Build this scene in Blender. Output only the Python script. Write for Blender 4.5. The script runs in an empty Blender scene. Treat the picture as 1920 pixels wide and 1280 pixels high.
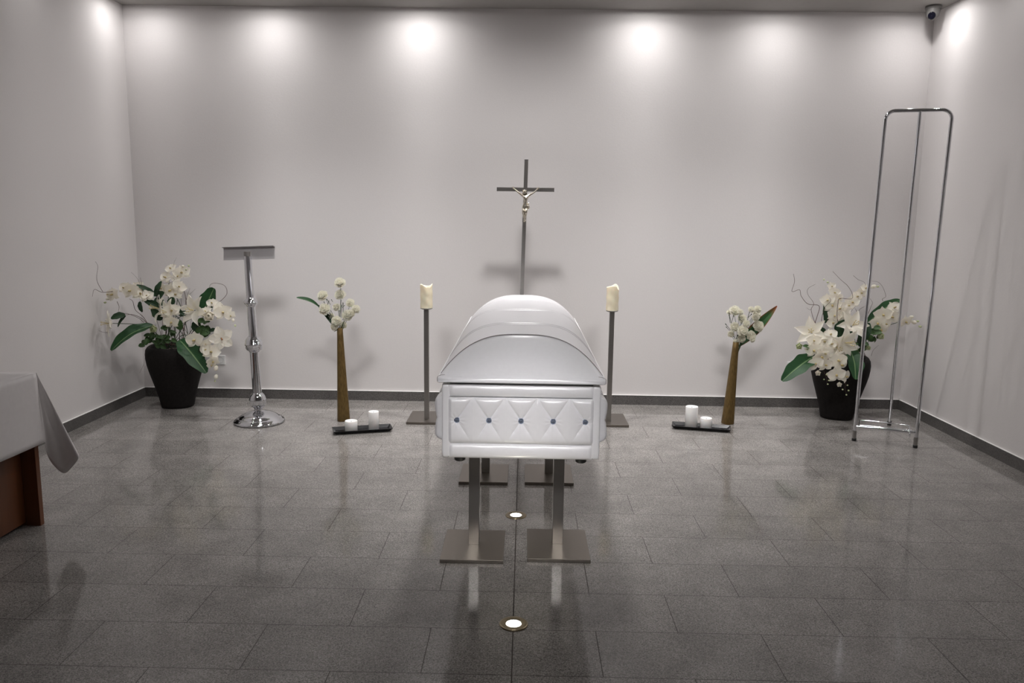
import bpy, bmesh, math, random
from mathutils import Vector, Matrix, Euler
R_ = random.Random(7)
PI = math.pi
sc = bpy.context.scene
COL = sc.collection

# ------------------------------------------------------------------ camera
F_PX, PITCH, ROLL, YAW, CAM_H = 1472.79, .153569, .0135856, .0142708, 1.6
_cy, _sy, _cp, _sp = math.cos(YAW), math.sin(YAW), math.cos(PITCH), math.sin(PITCH)
FW = Vector((-_sy*_cp, _cy*_cp, -_sp)); _R = Vector((_cy, _sy, 0)); _U = _R.cross(FW)
CX = math.cos(ROLL)*_R + math.sin(ROLL)*_U
CU = -math.sin(ROLL)*_R + math.cos(ROLL)*_U
def at(px, py, Y):
    """world point that the photo shows at pixel px, py, at distance Y down the room"""
    d = FW + CX*((px-960)/F_PX) + CU*((640-py)/F_PX)
    return d*(Y/d.y) + Vector((0, 0, CAM_H))
cd = bpy.data.cameras.new('camera'); cam = bpy.data.objects.new('camera', cd); COL.objects.link(cam)
cd.sensor_width = 36; cd.lens = 36*F_PX/1920; cd.clip_start = .05
m = Matrix.Identity(4)
for i in range(3):
    m[i][0] = CX[i]; m[i][1] = CU[i]; m[i][2] = -FW[i]
m[2][3] = CAM_H
cam.matrix_world = m
sc.camera = cam

# ------------------------------------------------------------------ materials
def newmat(name):
    mt = bpy.data.materials.new(name); mt.use_nodes = True
    nt = mt.node_tree; return mt, nt, nt.nodes['Principled BSDF']
def N(nt, t, **k):
    n = nt.nodes.new(t)
    for a, b in k.items(): setattr(n, a, b)
    return n
def lk(nt, a, b): nt.links.new(a, b)
def simple(name, col, rough=.5, metal=0, noise=0, nscale=20, bump=0, bscale=80, bdist=.002, coat=0, ior=1.5, sss=0, stretch=None, spec=.5):
    mt, nt, p = newmat(name)
    p.inputs['Base Color'].default_value = (*col, 1); p.inputs['Roughness'].default_value = rough
    p.inputs['Metallic'].default_value = metal; p.inputs['IOR'].default_value = ior
    p.inputs['Coat Weight'].default_value = coat; p.inputs['Coat Roughness'].default_value = .12
    p.inputs['Specular IOR Level'].default_value = spec
    if sss:
        p.inputs['Subsurface Weight'].default_value = sss; p.inputs['Subsurface Radius'].default_value = (.02, .012, .008)
        p.inputs['Subsurface Scale'].default_value = 1
    tc = N(nt, 'ShaderNodeTexCoord'); mp = N(nt, 'ShaderNodeMapping'); lk(nt, tc.outputs['Object'], mp.inputs['Vector'])
    if stretch: mp.inputs['Scale'].default_value = stretch
    if noise:
        nz = N(nt, 'ShaderNodeTexNoise'); nz.inputs['Scale'].default_value = nscale; nz.inputs['Detail'].default_value = 4
        lk(nt, mp.outputs[0], nz.inputs['Vector'])
        mr = N(nt, 'ShaderNodeMapRange'); mr.inputs['From Min'].default_value = .3; mr.inputs['From Max'].default_value = .7
        mr.inputs['To Min'].default_value = 1-noise; mr.inputs['To Max'].default_value = 1+noise
        lk(nt, nz.outputs['Fac'], mr.inputs['Value'])
        mx = N(nt, 'ShaderNodeMix', data_type='RGBA', blend_type='MULTIPLY'); mx.inputs['Factor'].default_value = 1
        mx.inputs['A'].default_value = (*col, 1); lk(nt, mr.outputs[0], mx.inputs['B']); lk(nt, mx.outputs['Result'], p.inputs['Base Color'])
    if bump:
        nb = N(nt, 'ShaderNodeTexNoise'); nb.inputs['Scale'].default_value = bscale; nb.inputs['Detail'].default_value = 3
        lk(nt, mp.outputs[0], nb.inputs['Vector'])
        bp = N(nt, 'ShaderNodeBump'); bp.inputs['Strength'].default_value = bump; bp.inputs['Distance'].default_value = bdist
        lk(nt, nb.outputs['Fac'], bp.inputs['Height']); lk(nt, bp.outputs[0], p.inputs['Normal'])
    return mt
M = {}
M['wall'] = simple('wall_paint', (.745, .715, .712), .75, bump=.35, bscale=90, bdist=.0015, noise=.015, nscale=150)
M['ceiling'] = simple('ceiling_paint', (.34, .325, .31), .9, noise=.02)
M['dark'] = simple('dark_rubber', (.012, .012, .013), .5)
M['white_caulk_highlight'] = simple('caulk_highlight', (.85, .84, .82), .6)  # caulk bead, whitened to paint the lit top edge of the skirting
M['leather'] = simple('white_leather', (.82, .812, .845), .32, noise=.012, nscale=60, bump=.22, bscale=240, bdist=.0006, coat=.2)
M['thread'] = simple('seam_thread', (.36, .32, .32), .8)
M['lid_gap_shade'] = simple('painted_gap_shade', (.02, .018, .035), .8)  # near-black, paints the shade between lid and body
M['steel'] = simple('brushed_steel', (.35, .335, .32), .36, 1, noise=.05, nscale=30, stretch=(1, 1, 40), bump=.05, bscale=200, bdist=.0003)
M['steel_plate'] = simple('brushed_steel_plate', (.245, .22, .195), .36, 1, noise=.06, nscale=30, stretch=(2, 40, 2))
M['ring_metal'] = simple('dull_ring_metal', (.30, .25, .17), .3, 1, noise=.1, nscale=40)
M['chrome_satin'] = simple('satin_chrome', (.52, .50, .51), .3, .55)
M['chrome'] = simple('chrome', (.72, .73, .76), .07, 1)
M['silver'] = simple('cast_silver', (.74, .68, .58), .25, 1, noise=.1, nscale=60)
M['bronze'] = simple('bronze_vase', (.165, .105, .035), .5, .55, noise=.28, nscale=25, stretch=(4, 4, 1), bump=.3, bscale=120, bdist=.001)
M['pot'] = simple('charcoal_pot', (.014, .012, .0115), .75, noise=.2, nscale=60, bump=.35, bscale=160, bdist=.001, spec=.15)
M['soil'] = simple('soil', (.03, .016, .012), .95, noise=.5, nscale=60, bump=.8, bscale=70, bdist=.01)
M['candle_white'] = simple('white_wax', (.86, .85, .84), .5, sss=.15, noise=.01)
M['candle_cream'] = simple('cream_wax', (.84, .76, .58), .55, sss=.25, noise=.05, nscale=18)
M['tray'] = simple('black_lacquer', (.006, .006, .008), .22)
M['cloth'] = simple('table_linen', (.72, .69, .69), .9, noise=.02, nscale=40, bump=.25, bscale=500, bdist=.0005)
M['wood'] = simple('cherry_veneer', (.13, .042, .013), .42, noise=.25, nscale=9, stretch=(1, 1, .12))
M['petal'] = simple('cream_silk_petal', (.88, .84, .75), .75, sss=.1, noise=.03, nscale=60)
M['petal_green'] = simple('green_white_petal', (.60, .64, .40), .75, noise=.12, nscale=60)
M['lip'] = simple('yellow_lip', (.60, .50, .26), .7, noise=.2, nscale=200)
M['stamen'] = simple('brown_stamen', (.22, .09, .03), .8)
M['carnation'] = simple('carnation_petal', (.90, .88, .78), .8, sss=.1, noise=.05, nscale=90)
M['stem'] = simple('green_stem', (.04, .075, .03), .6, noise=.2)
M['calyx'] = simple('grey_green_calyx', (.06, .075, .045), .6)
M['twig'] = simple('brown_twig', (.10, .055, .045), .8, noise=.2, nscale=80)
M['plastic_white'] = simple('white_plastic', (.76, .76, .75), .35)
M['socket_in'] = simple('socket_recess', (.35, .35, .36), .5)
M['plastic_grey'] = simple('grey_plastic', (.13, .125, .12), .5)
M['lens'] = simple('black_lens', (.004, .004, .008), .08)

def translucent(key, col, f):
    nt = M[key].node_tree; out = nt.nodes['Material Output']; p = nt.nodes['Principled BSDF']
    t = N(nt, 'ShaderNodeBsdfTranslucent'); t.inputs['Color'].default_value = (*col, 1)
    mx = N(nt, 'ShaderNodeMixShader'); mx.inputs['Fac'].default_value = f
    lk(nt, p.outputs[0], mx.inputs[1]); lk(nt, t.outputs[0], mx.inputs[2]); lk(nt, mx.outputs[0], out.inputs['Surface'])
translucent('petal', (.95, .91, .82), .38); translucent('carnation', (.96, .94, .86), .42); translucent('petal_green', (.7, .75, .5), .3)
def leafmat(name, base, vein, edge=None):
    mt, nt, p = newmat(name); p.inputs['Roughness'].default_value = .5; p.inputs['Specular IOR Level'].default_value = .3
    at_ = N(nt, 'ShaderNodeAttribute', attribute_name='luv'); sp = N(nt, 'ShaderNodeSeparateXYZ'); lk(nt, at_.outputs['Vector'], sp.inputs[0])
    ab = N(nt, 'ShaderNodeMath', operation='ABSOLUTE'); lk(nt, sp.outputs['Y'], ab.inputs[0])
    nz = N(nt, 'ShaderNodeTexNoise'); nz.inputs['Scale'].default_value = 14; nz.inputs['Detail'].default_value = 4
    tc = N(nt, 'ShaderNodeTexCoord'); lk(nt, tc.outputs['Object'], nz.inputs['Vector'])
    rb = N(nt, 'ShaderNodeMix', data_type='RGBA'); rb.inputs['A'].default_value = tuple(c*.6 for c in base)+(1,); rb.inputs['B'].default_value = tuple(c*1.5 for c in base)+(1,)
    lk(nt, nz.outputs['Fac'], rb.inputs['Factor'])
    # side veins slanting off the midrib
    w = N(nt, 'ShaderNodeMath', operation='MULTIPLY_ADD'); lk(nt, ab.outputs[0], w.inputs[0]); w.inputs[1].default_value = -.35; lk(nt, sp.outputs['X'], w.inputs[2])
    s = N(nt, 'ShaderNodeMath', operation='MULTIPLY'); lk(nt, w.outputs[0], s.inputs[0]); s.inputs[1].default_value = 75
    sn = N(nt, 'ShaderNodeMath', operation='SINE'); lk(nt, s.outputs[0], sn.inputs[0])
    vr = N(nt, 'ShaderNodeMapRange'); vr.inputs['From Min'].default_value = .8; vr.inputs['From Max'].default_value = 1; vr.inputs['To Max'].default_value = .07; lk(nt, sn.outputs[0], vr.inputs['Value'])
    m1 = N(nt, 'ShaderNodeMix', data_type='RGBA'); lk(nt, vr.outputs[0], m1.inputs['Factor']); lk(nt, rb.outputs['Result'], m1.inputs['A']); m1.inputs['B'].default_value = (*vein, 1)
    mr = N(nt, 'ShaderNodeMapRange'); mr.inputs['From Min'].default_value = .03; mr.inputs['From Max'].default_value = .09; mr.inputs['To Min'].default_value = .8; mr.inputs['To Max'].default_value = 0
    lk(nt, ab.outputs[0], mr.inputs['Value'])
    m2 = N(nt, 'ShaderNodeMix', data_type='RGBA'); lk(nt, mr.outputs[0], m2.inputs['Factor']); lk(nt, m1.outputs['Result'], m2.inputs['A']); m2.inputs['B'].default_value = (*vein, 1)
    out = m2.outputs['Result']
    if edge:
        er = N(nt, 'ShaderNodeMapRange'); er.inputs['From Min'].default_value = .72; er.inputs['From Max'].default_value = 1; lk(nt, ab.outputs[0], er.inputs['Value'])
        tr = N(nt, 'ShaderNodeMapRange'); tr.inputs['From Min'].default_value = .8; tr.inputs['From Max'].default_value = 1; lk(nt, sp.outputs['X'], tr.inputs['Value'])
        mxx = N(nt, 'ShaderNodeMath', operation='MAXIMUM'); lk(nt, er.outputs[0], mxx.inputs[0]); lk(nt, tr.outputs[0], mxx.inputs[1])
        m3 = N(nt, 'ShaderNodeMix', data_type='RGBA'); lk(nt, mxx.outputs[0], m3.inputs['Factor']); lk(nt, out, m3.inputs['A']); m3.inputs['B'].default_value = (*edge, 1)
        out = m3.outputs['Result']
    lk(nt, out, p.inputs['Base Color'])
    return mt
M['leaf'] = leafmat('dark_green_leaf', (.012, .052, .016), (.17, .26, .12))
M['leaf_dark'] = leafmat('deep_green_leaf', (.016, .042, .018), (.03, .07, .03))
M['leaf_ivy'] = leafmat('ivy_leaf', (.035, .075, .022), (.06, .12, .05))
M['leaf_red'] = leafmat('red_edged_leaf', (.022, .07, .022), (.05, .12, .04), (.22, .05, .015))

# granite
def granite(name, tiles, lo, hi, rough):
    mt, nt, p = newmat(name)
    tc = N(nt, 'ShaderNodeTexCoord')
    n1 = N(nt, 'ShaderNodeTexNoise'); n1.inputs['Scale'].default_value = 170; n1.inputs['Detail'].default_value = 3; n1.inputs['Roughness'].default_value = .75
    lk(nt, tc.outputs['Object'], n1.inputs['Vector'])
    n2 = N(nt, 'ShaderNodeTexVoronoi'); n2.inputs['Scale'].default_value = 260; lk(nt, tc.outputs['Object'], n2.inputs['Vector'])
    n3 = N(nt, 'ShaderNodeTexNoise'); n3.inputs['Scale'].default_value = 5; n3.inputs['Detail'].default_value = 3; lk(nt, tc.outputs['Object'], n3.inputs['Vector'])
    sep = N(nt, 'ShaderNodeSeparateColor'); lk(nt, n2.outputs['Color'], sep.inputs[0])
    mr = N(nt, 'ShaderNodeMapRange'); mr.inputs['From Min'].default_value = .34; mr.inputs['From Max'].default_value = .66; lk(nt, n1.outputs['Fac'], mr.inputs['Value'])
    av = N(nt, 'ShaderNodeMath', operation='MULTIPLY_ADD'); lk(nt, sep.outputs['Red'], av.inputs[0]); av.inputs[1].default_value = .55
    h = N(nt, 'ShaderNodeMath', operation='MULTIPLY'); lk(nt, mr.outputs[0], h.inputs[0]); h.inputs[1].default_value = .5; lk(nt, h.outputs[0], av.inputs[2])
    mx = N(nt, 'ShaderNodeMix', data_type='RGBA'); mx.inputs['A'].default_value = (*lo, 1); mx.inputs['B'].default_value = (*hi, 1); lk(nt, av.outputs[0], mx.inputs['Factor'])
    # broad cloudiness of the stone
    c3 = N(nt, 'ShaderNodeMapRange'); c3.inputs['From Min'].default_value = .3; c3.inputs['From Max'].default_value = .7; c3.inputs['To Min'].default_value = .86; c3.inputs['To Max'].default_value = 1.14
    lk(nt, n3.outputs['Fac'], c3.inputs['Value'])
    m2 = N(nt, 'ShaderNodeMix', data_type='RGBA', blend_type='MULTIPLY'); m2.inputs['Factor'].default_value = 1
    lk(nt, mx.outputs['Result'], m2.inputs['A']); lk(nt, c3.outputs[0], m2.inputs['B'])
    out = m2.outputs['Result']; p.inputs['Roughness'].default_value = rough
    if tiles:
        mp = N(nt, 'ShaderNodeMapping'); mp.inputs['Location'].default_value = (.021+65*.65, -2.580+316*.316, 0); lk(nt, tc.outputs['Object'], mp.inputs['Vector'])
        br = N(nt, 'ShaderNodeTexBrick'); lk(nt, mp.outputs[0], br.inputs['Vector'])
        br.offset = .5; br.offset_frequency = 2; br.inputs['Scale'].default_value = 1
        br.inputs['Brick Width'].default_value = .65; br.inputs['Row Height'].default_value = .316
        br.inputs['Mortar Size'].default_value = .0016; br.inputs['Mortar Smooth'].default_value = 0; br.inputs['Bias'].default_value = 0
        br.inputs['Color1'].default_value = (.95, .95, .95, 1); br.inputs['Color2'].default_value = (1.05, 1.05, 1.05, 1)
        tm = N(nt, 'ShaderNodeMix', data_type='RGBA', blend_type='MULTIPLY'); tm.inputs['Factor'].default_value = 1
        lk(nt, out, tm.inputs['A']); lk(nt, br.outputs['Color'], tm.inputs['B'])
        # the long joint down the middle of the room
        sx = N(nt, 'ShaderNodeSeparateXYZ'); lk(nt, tc.outputs['Object'], sx.inputs[0])
        ad = N(nt, 'ShaderNodeMath', operation='ADD'); lk(nt, sx.outputs['X'], ad.inputs[0]); ad.inputs[1].default_value = .022
        ab = N(nt, 'ShaderNodeMath', operation='ABSOLUTE'); lk(nt, ad.outputs[0], ab.inputs[0])
        lt = N(nt, 'ShaderNodeMath', operation='LESS_THAN'); lk(nt, ab.outputs[0], lt.inputs[0]); lt.inputs[1].default_value = .0024
        mm = N(nt, 'ShaderNodeMath', operation='MAXIMUM'); lk(nt, lt.outputs[0], mm.inputs[0]); lk(nt, br.outputs['Fac'], mm.inputs[1])
        gm = N(nt, 'ShaderNodeMix', data_type='RGBA'); lk(nt, mm.outputs[0], gm.inputs['Factor']); lk(nt, tm.outputs['Result'], gm.inputs['A'])
        gm.inputs['B'].default_value = (.028, .02, .015, 1)
        rr = N(nt, 'ShaderNodeMapRange'); rr.inputs['To Min'].default_value = rough; rr.inputs['To Max'].default_value = .8; lk(nt, mm.outputs[0], rr.inputs['Value'])
        lk(nt, rr.outputs[0], p.inputs['Roughness']); out = gm.outputs['Result']
    lk(nt, out, p.inputs['Base Color'])
    return mt
M['floor'] = granite('granite_floor', True, (.036, .033, .031), (.44, .415, .394), .09)
M['skirt'] = granite('granite_skirting', False, (.03, .027, .026), (.19, .18, .175), .3)

def emis(name, col, s):
    mt, nt, p = newmat(name); p.inputs['Base Color'].default_value = (*col, 1)
    p.inputs['Emission Color'].default_value = (*col, 1); p.inputs['Emission Strength'].default_value = s; return mt
M['glow_white'] = emis('uplight_glass', (1, .96, .9), 9)
M['glow_lamp'] = emis('downlight_glass', (1, .97, .93), 6)
# crystal button
mt, nt, p = newmat('blue_crystal'); p.inputs['Base Color'].default_value = (.42, .50, .66, 1); p.inputs['Metallic'].default_value = .8; p.inputs['Roughness'].default_value = .12
M['crystal'] = mt

# ------------------------------------------------------------------ mesh helpers
class MB:
    def __init__(s): s.v = []; s.f = []; s.mi = []; s.sm = []; s.uv = {}
    def add(s, vs, fs, mat=0, smooth=True, luv=None):
        b = len(s.v); s.v += [tuple(v) for v in vs]
        for f in fs: s.f.append(tuple(b+i for i in f)); s.mi.append(mat); s.sm.append(smooth)
        if luv:
            for i, u in enumerate(luv): s.uv[b+i] = u
        return s
    def box(s, c, d, mat=0, rot=None):
        cx, cy, cz = c; hx, hy, hz = d[0]/2, d[1]/2, d[2]/2
        vs = [Vector((x, y, z)) for x in (-hx, hx) for y in (-hy, hy) for z in (-hz, hz)]
        if rot: vs = [rot @ v for v in vs]
        vs = [v+Vector(c) for v in vs]
        return s.add(vs, [(0, 1, 3, 2), (4, 6, 7, 5), (0, 4, 5, 1), (2, 3, 7, 6), (0, 2, 6, 4), (1, 5, 7, 3)], mat, False)
    def lathe(s, prof, c=(0, 0, 0), seg=32, n=2, mat=0, smooth=True, shear=(0, 0), sx=1, sy=1, rot=0, cap=True):
        vs = []; fs = []
        for (r, z) in prof:
            for k in range(seg):
                a = 2*PI*k/seg; ca, sa = math.cos(a), math.sin(a)
                q = 1 if n == 2 else 1/((abs(ca)**n+abs(sa)**n)**(1/n))
                x, y = r*q*ca*sx, r*q*sa*sy
                if rot: x, y = x*math.cos(rot)-y*math.sin(rot), x*math.sin(rot)+y*math.cos(rot)
                vs.append((c[0]+x+shear[0]*z, c[1]+y+shear[1]*z, c[2]+z))
        for i in range(len(prof)-1):
            for k in range(seg):
                k2 = (k+1) % seg; fs.append((i*seg+k, i*seg+k2, (i+1)*seg+k2, (i+1)*seg+k))
        s.add(vs, fs, mat, smooth)
        if cap:
            s.add(vs[:seg], [tuple(range(seg))[::-1]], mat, False); s.add(vs[-seg:], [tuple(range(seg))], mat, False)
        return s
    def tube(s, path, r, seg=8, mat=0, cap=True):
        path = [Vector(p) for p in path]; n = len(path)
        rs = r if isinstance(r, (list, tuple)) else [r]*n
        vs = []; fs = []; up = None
        for i, p in enumerate(path):
            t = (path[min(i+1, n-1)]-path[max(i-1, 0)]).normalized()
            if up is None:
                up = t.orthogonal().normalized()
            else:
                up = (up-t*up.dot(t)).normalized()
            b = t.cross(up)
            for k in range(seg):
                a = 2*PI*k/seg; vs.append(p+(up*math.cos(a)+b*math.sin(a))*rs[i])
        for i in range(n-1):
            for k in range(seg):
                k2 = (k+1) % seg; fs.append((i*seg+k, i*seg+k2, (i+1)*seg+k2, (i+1)*seg+k))
        s.add(vs, fs, mat, True)
        if cap:
            s.add(vs[:seg], [tuple(range(seg))[::-1]], mat, False); s.add(vs[-seg:], [tuple(range(seg))], mat, False)
        return s
    def grid(s, fn, nu, nv, mat=0, smooth=True, luv=False, closeu=False):
        vs = []; uv = []
        for i in range(nu+1):
            for j in range(nv+1):
                vs.append(fn(i/nu, j/nv)); uv.append((i/nu, j/nv*2-1, 0))
        fs = [(i*(nv+1)+j, (i+1)*(nv+1)+j, (i+1)*(nv+1)+j+1, i*(nv+1)+j+1) for i in range(nu) for j in range(nv)]
        return s.add(vs, fs, mat, smooth, uv if luv else None)
    def ball(s, c, r, seg=12, rings=8, mat=0, sc_=(1, 1, 1)):
        prof = [(max(1e-4, math.sin(PI*i/rings))*r, -math.cos(PI*i/rings)*r) for i in range(rings+1)]
        b = len(s.v); s.lathe(prof, (0, 0, 0), seg, mat=mat)
        for i in range(b, len(s.v)):
            x, y, z = s.v[i]; s.v[i] = (c[0]+x*sc_[0], c[1]+y*sc_[1], c[2]+z*sc_[2])
        return s
    def xf(s, mtx, start=0):
        for i in range(start, len(s.v)): s.v[i] = tuple(mtx @ Vector(s.v[i]))
        return s
    def mesh(s, name, mats):
        me = bpy.data.meshes.new(name); me.from_pydata(s.v, [], s.f)
        me.polygons.foreach_set('material_index', s.mi); me.polygons.foreach_set('use_smooth', s.sm)
        for mt in (mats if isinstance(mats, (list, tuple)) else [mats]): me.materials.append(M[mt])
        if s.uv:
            a = me.attributes.new('luv', 'FLOAT_VECTOR', 'POINT')
            for i, u in s.uv.items(): a.data[i].vector = u
        me.update(); return me
    def build(s, name, mats, parent=None, bevel=0, seg=2, fix=False, subd=0, local=True):
        """local: vertices are given in world space; origin stays with the parent's base"""
        me = s.mesh(name, mats)
        if fix:
            bm = bmesh.new(); bm.from_mesh(me); bmesh.ops.recalc_face_normals(bm, faces=bm.faces); bm.to_mesh(me); bm.free()
        o = bpy.data.objects.new(name, me); COL.objects.link(o)
        if parent:
            o.parent = parent
            if local:
                root = parent; off = Vector(parent.location)
                while root.parent: root = root.parent; off = off+Vector(root.location)
                me.transform(Matrix.Translation(-off))
        if bevel:
            b = o.modifiers.new('bevel', 'BEVEL'); b.width = bevel; b.segments = seg; b.limit_method = 'ANGLE'; b.angle_limit = .6
            b.harden_normals = False
        if subd:
            q = o.modifiers.new('subd', 'SUBSURF'); q.levels = subd; q.render_levels = subd
        return o
def tag(o, label=None, cat=None, group=None, kind=None):
    if label: o['label'] = label
    if cat: o['category'] = cat
    if group: o['group'] = group
    if kind: o['kind'] = kind
    return o
def thing(name, label, cat, loc=(0, 0, 0), group=None):
    o = bpy.data.objects.new(name, None); COL.objects.link(o); o.location = loc; o.empty_display_size = .05
    return tag(o, label, cat, group)
def struct(mb, name, mats, label=None, **k):
    o = mb.build(name, mats, **k); tag(o, label, None, None, 'structure'); return o
def frame_from(n, up=Vector((0, 0, 1)), roll=0, loc=(0, 0, 0), s=1):
    """matrix whose +Z looks along n"""
    n = Vector(n).normalized()
    if abs(n.dot(up)) > .98: up = Vector((0, 1, 0))
    x = up.cross(n).normalized(); y = n.cross(x)
    mm = Matrix((x, y, n)).transposed().to_4x4() @ Matrix.Rotation(roll, 4, 'Z') @ Matrix.Scale(s, 4)
    mm.translation = Vector(loc); return mm
def smooth_path(pts, k=6):
    pts = [Vector(p) for p in pts]; out = []
    for i in range(len(pts)-1):
        p0 = pts[max(i-1, 0)]; p1 = pts[i]; p2 = pts[i+1]; p3 = pts[min(i+2, len(pts)-1)]
        for j in range(k):
            t = j/k
            out.append(.5*((2*p1)+(p2-p0)*t+(2*p0-5*p1+4*p2-p3)*t*t+(-p0+3*p1-3*p2+p3)*t**3))
    out.append(pts[-1]); return out

# ------------------------------------------------------------------ room
XL, XR, YB, YF, ZC = -3.367, 3.319, 6.805, -3.2, 3.316
struct(MB().box(((XL+XR)/2, (YB+YF)/2, -.05), (XR-XL+.2, YB-YF+.2, .1)), 'floor', 'floor', 'grey speckled granite tile floor with a long joint down the middle')
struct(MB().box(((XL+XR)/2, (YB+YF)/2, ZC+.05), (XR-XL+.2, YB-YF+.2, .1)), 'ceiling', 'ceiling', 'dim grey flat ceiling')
struct(MB().box(((XL+XR)/2, YB+.05, ZC/2), (XR-XL+.2, .1, ZC)), 'wall_back', 'wall', 'pale plaster wall behind the coffin')
struct(MB().box((XL-.05, (YB+YF)/2, ZC/2), (.1, YB-YF, ZC)), 'wall_left', 'wall', 'pale plaster side wall on the left')
struct(MB().box((XR+.05, (YB+YF)/2, ZC/2), (.1, YB-YF, ZC)), 'wall_right', 'wall', 'pale plaster side wall on the right')
struct(MB().box(((XL+XR)/2, YF-.05, ZC/2), (XR-XL+.2, .1, ZC)), 'wall_front', 'wall', 'wall behind the camera')
BH, BT = .084, .012
struct(MB().box(((XL+XR)/2, YB-BT/2, BH/2), (XR-XL, BT, BH)).box(((XL+XR)/2, YB-BT/2-.001, BH+.0015), (XR-XL, BT+.002, .003), 1),
       'baseboard_back', ['skirt', 'white_caulk_highlight'], 'grey granite skirting of the back wall')
struct(MB().box((XL+BT/2, (YB+YF)/2, BH/2), (BT, YB-YF, BH)).box((XL+BT/2+.001, (YB+YF)/2, BH+.0015), (BT+.002, YB-YF, .003), 1),
       'baseboard_left', ['skirt', 'white_caulk_highlight'], 'grey granite skirting of the left wall')
struct(MB().box((XR-BT/2, (YB+YF)/2, BH/2), (BT, YB-YF, BH)).box((XR-BT/2-.001, (YB+YF)/2, BH+.0015), (BT+.002, YB-YF, .003), 1),
       'baseboard_right', ['skirt', 'white_caulk_highlight'], 'grey granite skirting of the right wall')

# ------------------------------------------------------------------ coffin
CXM, CY0, CL = -.004, 3.25, 2.05
CY1 = CY0+CL
coffin = thing('coffin', 'white leather coffin with domed lid and button-tufted sides on four steel stands', 'coffin', (CXM, (CY0+CY1)/2, .586))
HW = .335
ZB, Z1, Z2, ZT = .588, .652, .856, .9135
# solid core; the dark slab on top paints the shade under the lid
MB().box((CXM, (CY0+CY1)/2, (ZB+ZT)/2+.003), (2*HW-.03, CL-.03, ZT-ZB-.012), 0).box((CXM, (CY0+CY1)/2, ZT-.001), (2*HW-.03, CL-.03, .016), 1).build('body', ['leather', 'lid_gap_shade'], coffin, bevel=.01)
# rounded corner strips
for sx, sy in ((-1, 0), (1, 0), (-1, 1), (1, 1)):
    mb = MB(); x = CXM+sx*(HW-.0165); y = CY0+.0150 if sy == 0 else CY1-.0150
    prof = [(.006, ZB), (.0155, ZB+.004), (.0180, ZB+.012), (.0185, ZB+.03), (.0185, ZT-.018), (.0170, ZT-.006), (.012, ZT-.001)]
    mb.lathe(prof, (x, y, 0), 48, n=4.5)
    mb.build('corner_strip', 'leather', coffin)
def pad(length, z0, z1, bulge, place, nm, nu=60, nv=14):
    """smooth padded roll between z0 and z1; place(u, out, z) -> world"""
    def fn(u, v):
        e = min(1, u*length/.012, (1-u)*length/.012); e = max(0, e)**.5
        o = bulge*(math.sin(PI*v)**.55)*e-.004
        rip = .0007*math.sin(u*length*37+v*3)*math.sin(PI*v)
        return place(u*length, o+rip, z0+(z1-z0)*v)
    return MB().grid(fn, nu, nv).build(nm, 'leather', coffin, fix=False)
def tuft_h(a, z, pitch, a0, zc, hh, bulge, buttons):
    """padding height; a along, z up; creases run from each button to the edge midway between buttons"""
    t = (a-a0)/pitch; k = round(t); da = (t-k)*pitch; dz = z-zc
    best = 9
    # creases from button k at (0,zc) to (+-pitch/2, zc+-hh)
    for kk in (k-1, k, k+1):
        if kk < 0 or kk >= buttons: continue
        for sx in (-1, 1):
            for sz in (-1, 1):
                if (kk == 0 and sx < 0) or (kk == buttons-1 and sx > 0): continue
                x0 = a0+kk*pitch; ex, ez = sx*pitch*.5, sz*hh
                px, pz = a-x0, z-zc; L2 = ex*ex+ez*ez
                tt = max(0, min(1, (px*ex+pz*ez)/L2)); d = math.hypot(px-ex*tt, pz-ez*tt)
                if sz < 0: d = d+max(0, tt-.45)*.05
                best = min(best, d)
        if kk == 0 and a < a0: best = min(best, abs(dz)+.012*abs(a-a0)/.04)
        if kk == buttons-1 and a > a0+kk*pitch: best = min(best, abs(dz)+.012*abs(a-a0-kk*pitch)/.04)
    db = min([math.hypot(a-(a0+kk*pitch), dz) for kk in (k-1, k, k+1) if 0 <= kk < buttons] or [9])
    ed = max(0, hh-abs(dz))
    h = (1-math.exp(-best/.011))*.36+(1-math.exp(-db/.034))*.52+(1-math.exp(-best/.0026))*.12
    h *= 1-math.exp(-ed/.010)
    # gathers radiating from the button
    if db < .06:
        ang = math.atan2(dz, da); h += .05*math.sin(ang*11)*math.exp(-((db-.02)/.016)**2)
    return bulge*h
def tufted(length, place, nb, pitch, a0, bulge, nu, nm='tufted_panel', nv=56):
    zc, hh = (Z1+Z2)/2+.002, (Z2-Z1)/2
    def fn(u, v):
        a = u*length; z = Z1+(Z2-Z1)*v
        e = max(0, min(1, a/.014, (length-a)/.014))**.5
        return place(a, tuft_h(a, z, pitch, a0, zc, hh, bulge, nb)*e-.003, z)
    o = MB().grid(fn, nu, nv).build(nm, 'leather', coffin)
    for k in range(nb):
        a = a0+k*pitch
        c = place(a, bulge*.08+.002, zc); c2 = place(a, bulge*.08+.02, zc); nrm = (Vector(c2)-Vector(c)).normalized()
        b = MB().lathe([(.011, -.004), (.0135, -.001), (.0120, .0035), (.008, .0065), (.003, .0075)], seg=9, smooth=False)
        b.xf(frame_from(nrm, loc=c, roll=k)); b.build('crystal_button', 'crystal', coffin)
    return o
LW = 2*(HW-.026)
front = lambda a, o, z: (CXM-LW/2+a, CY0-o, z)
back = lambda a, o, z: (CXM+LW/2-a, CY1+o, z)
SL = CL-.052
left = lambda a, o, z: (CXM-HW+.004-o, CY1-.026-a, z)
right = lambda a, o, z: (CXM+HW-.004+o, CY0+.026+a, z)
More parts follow.
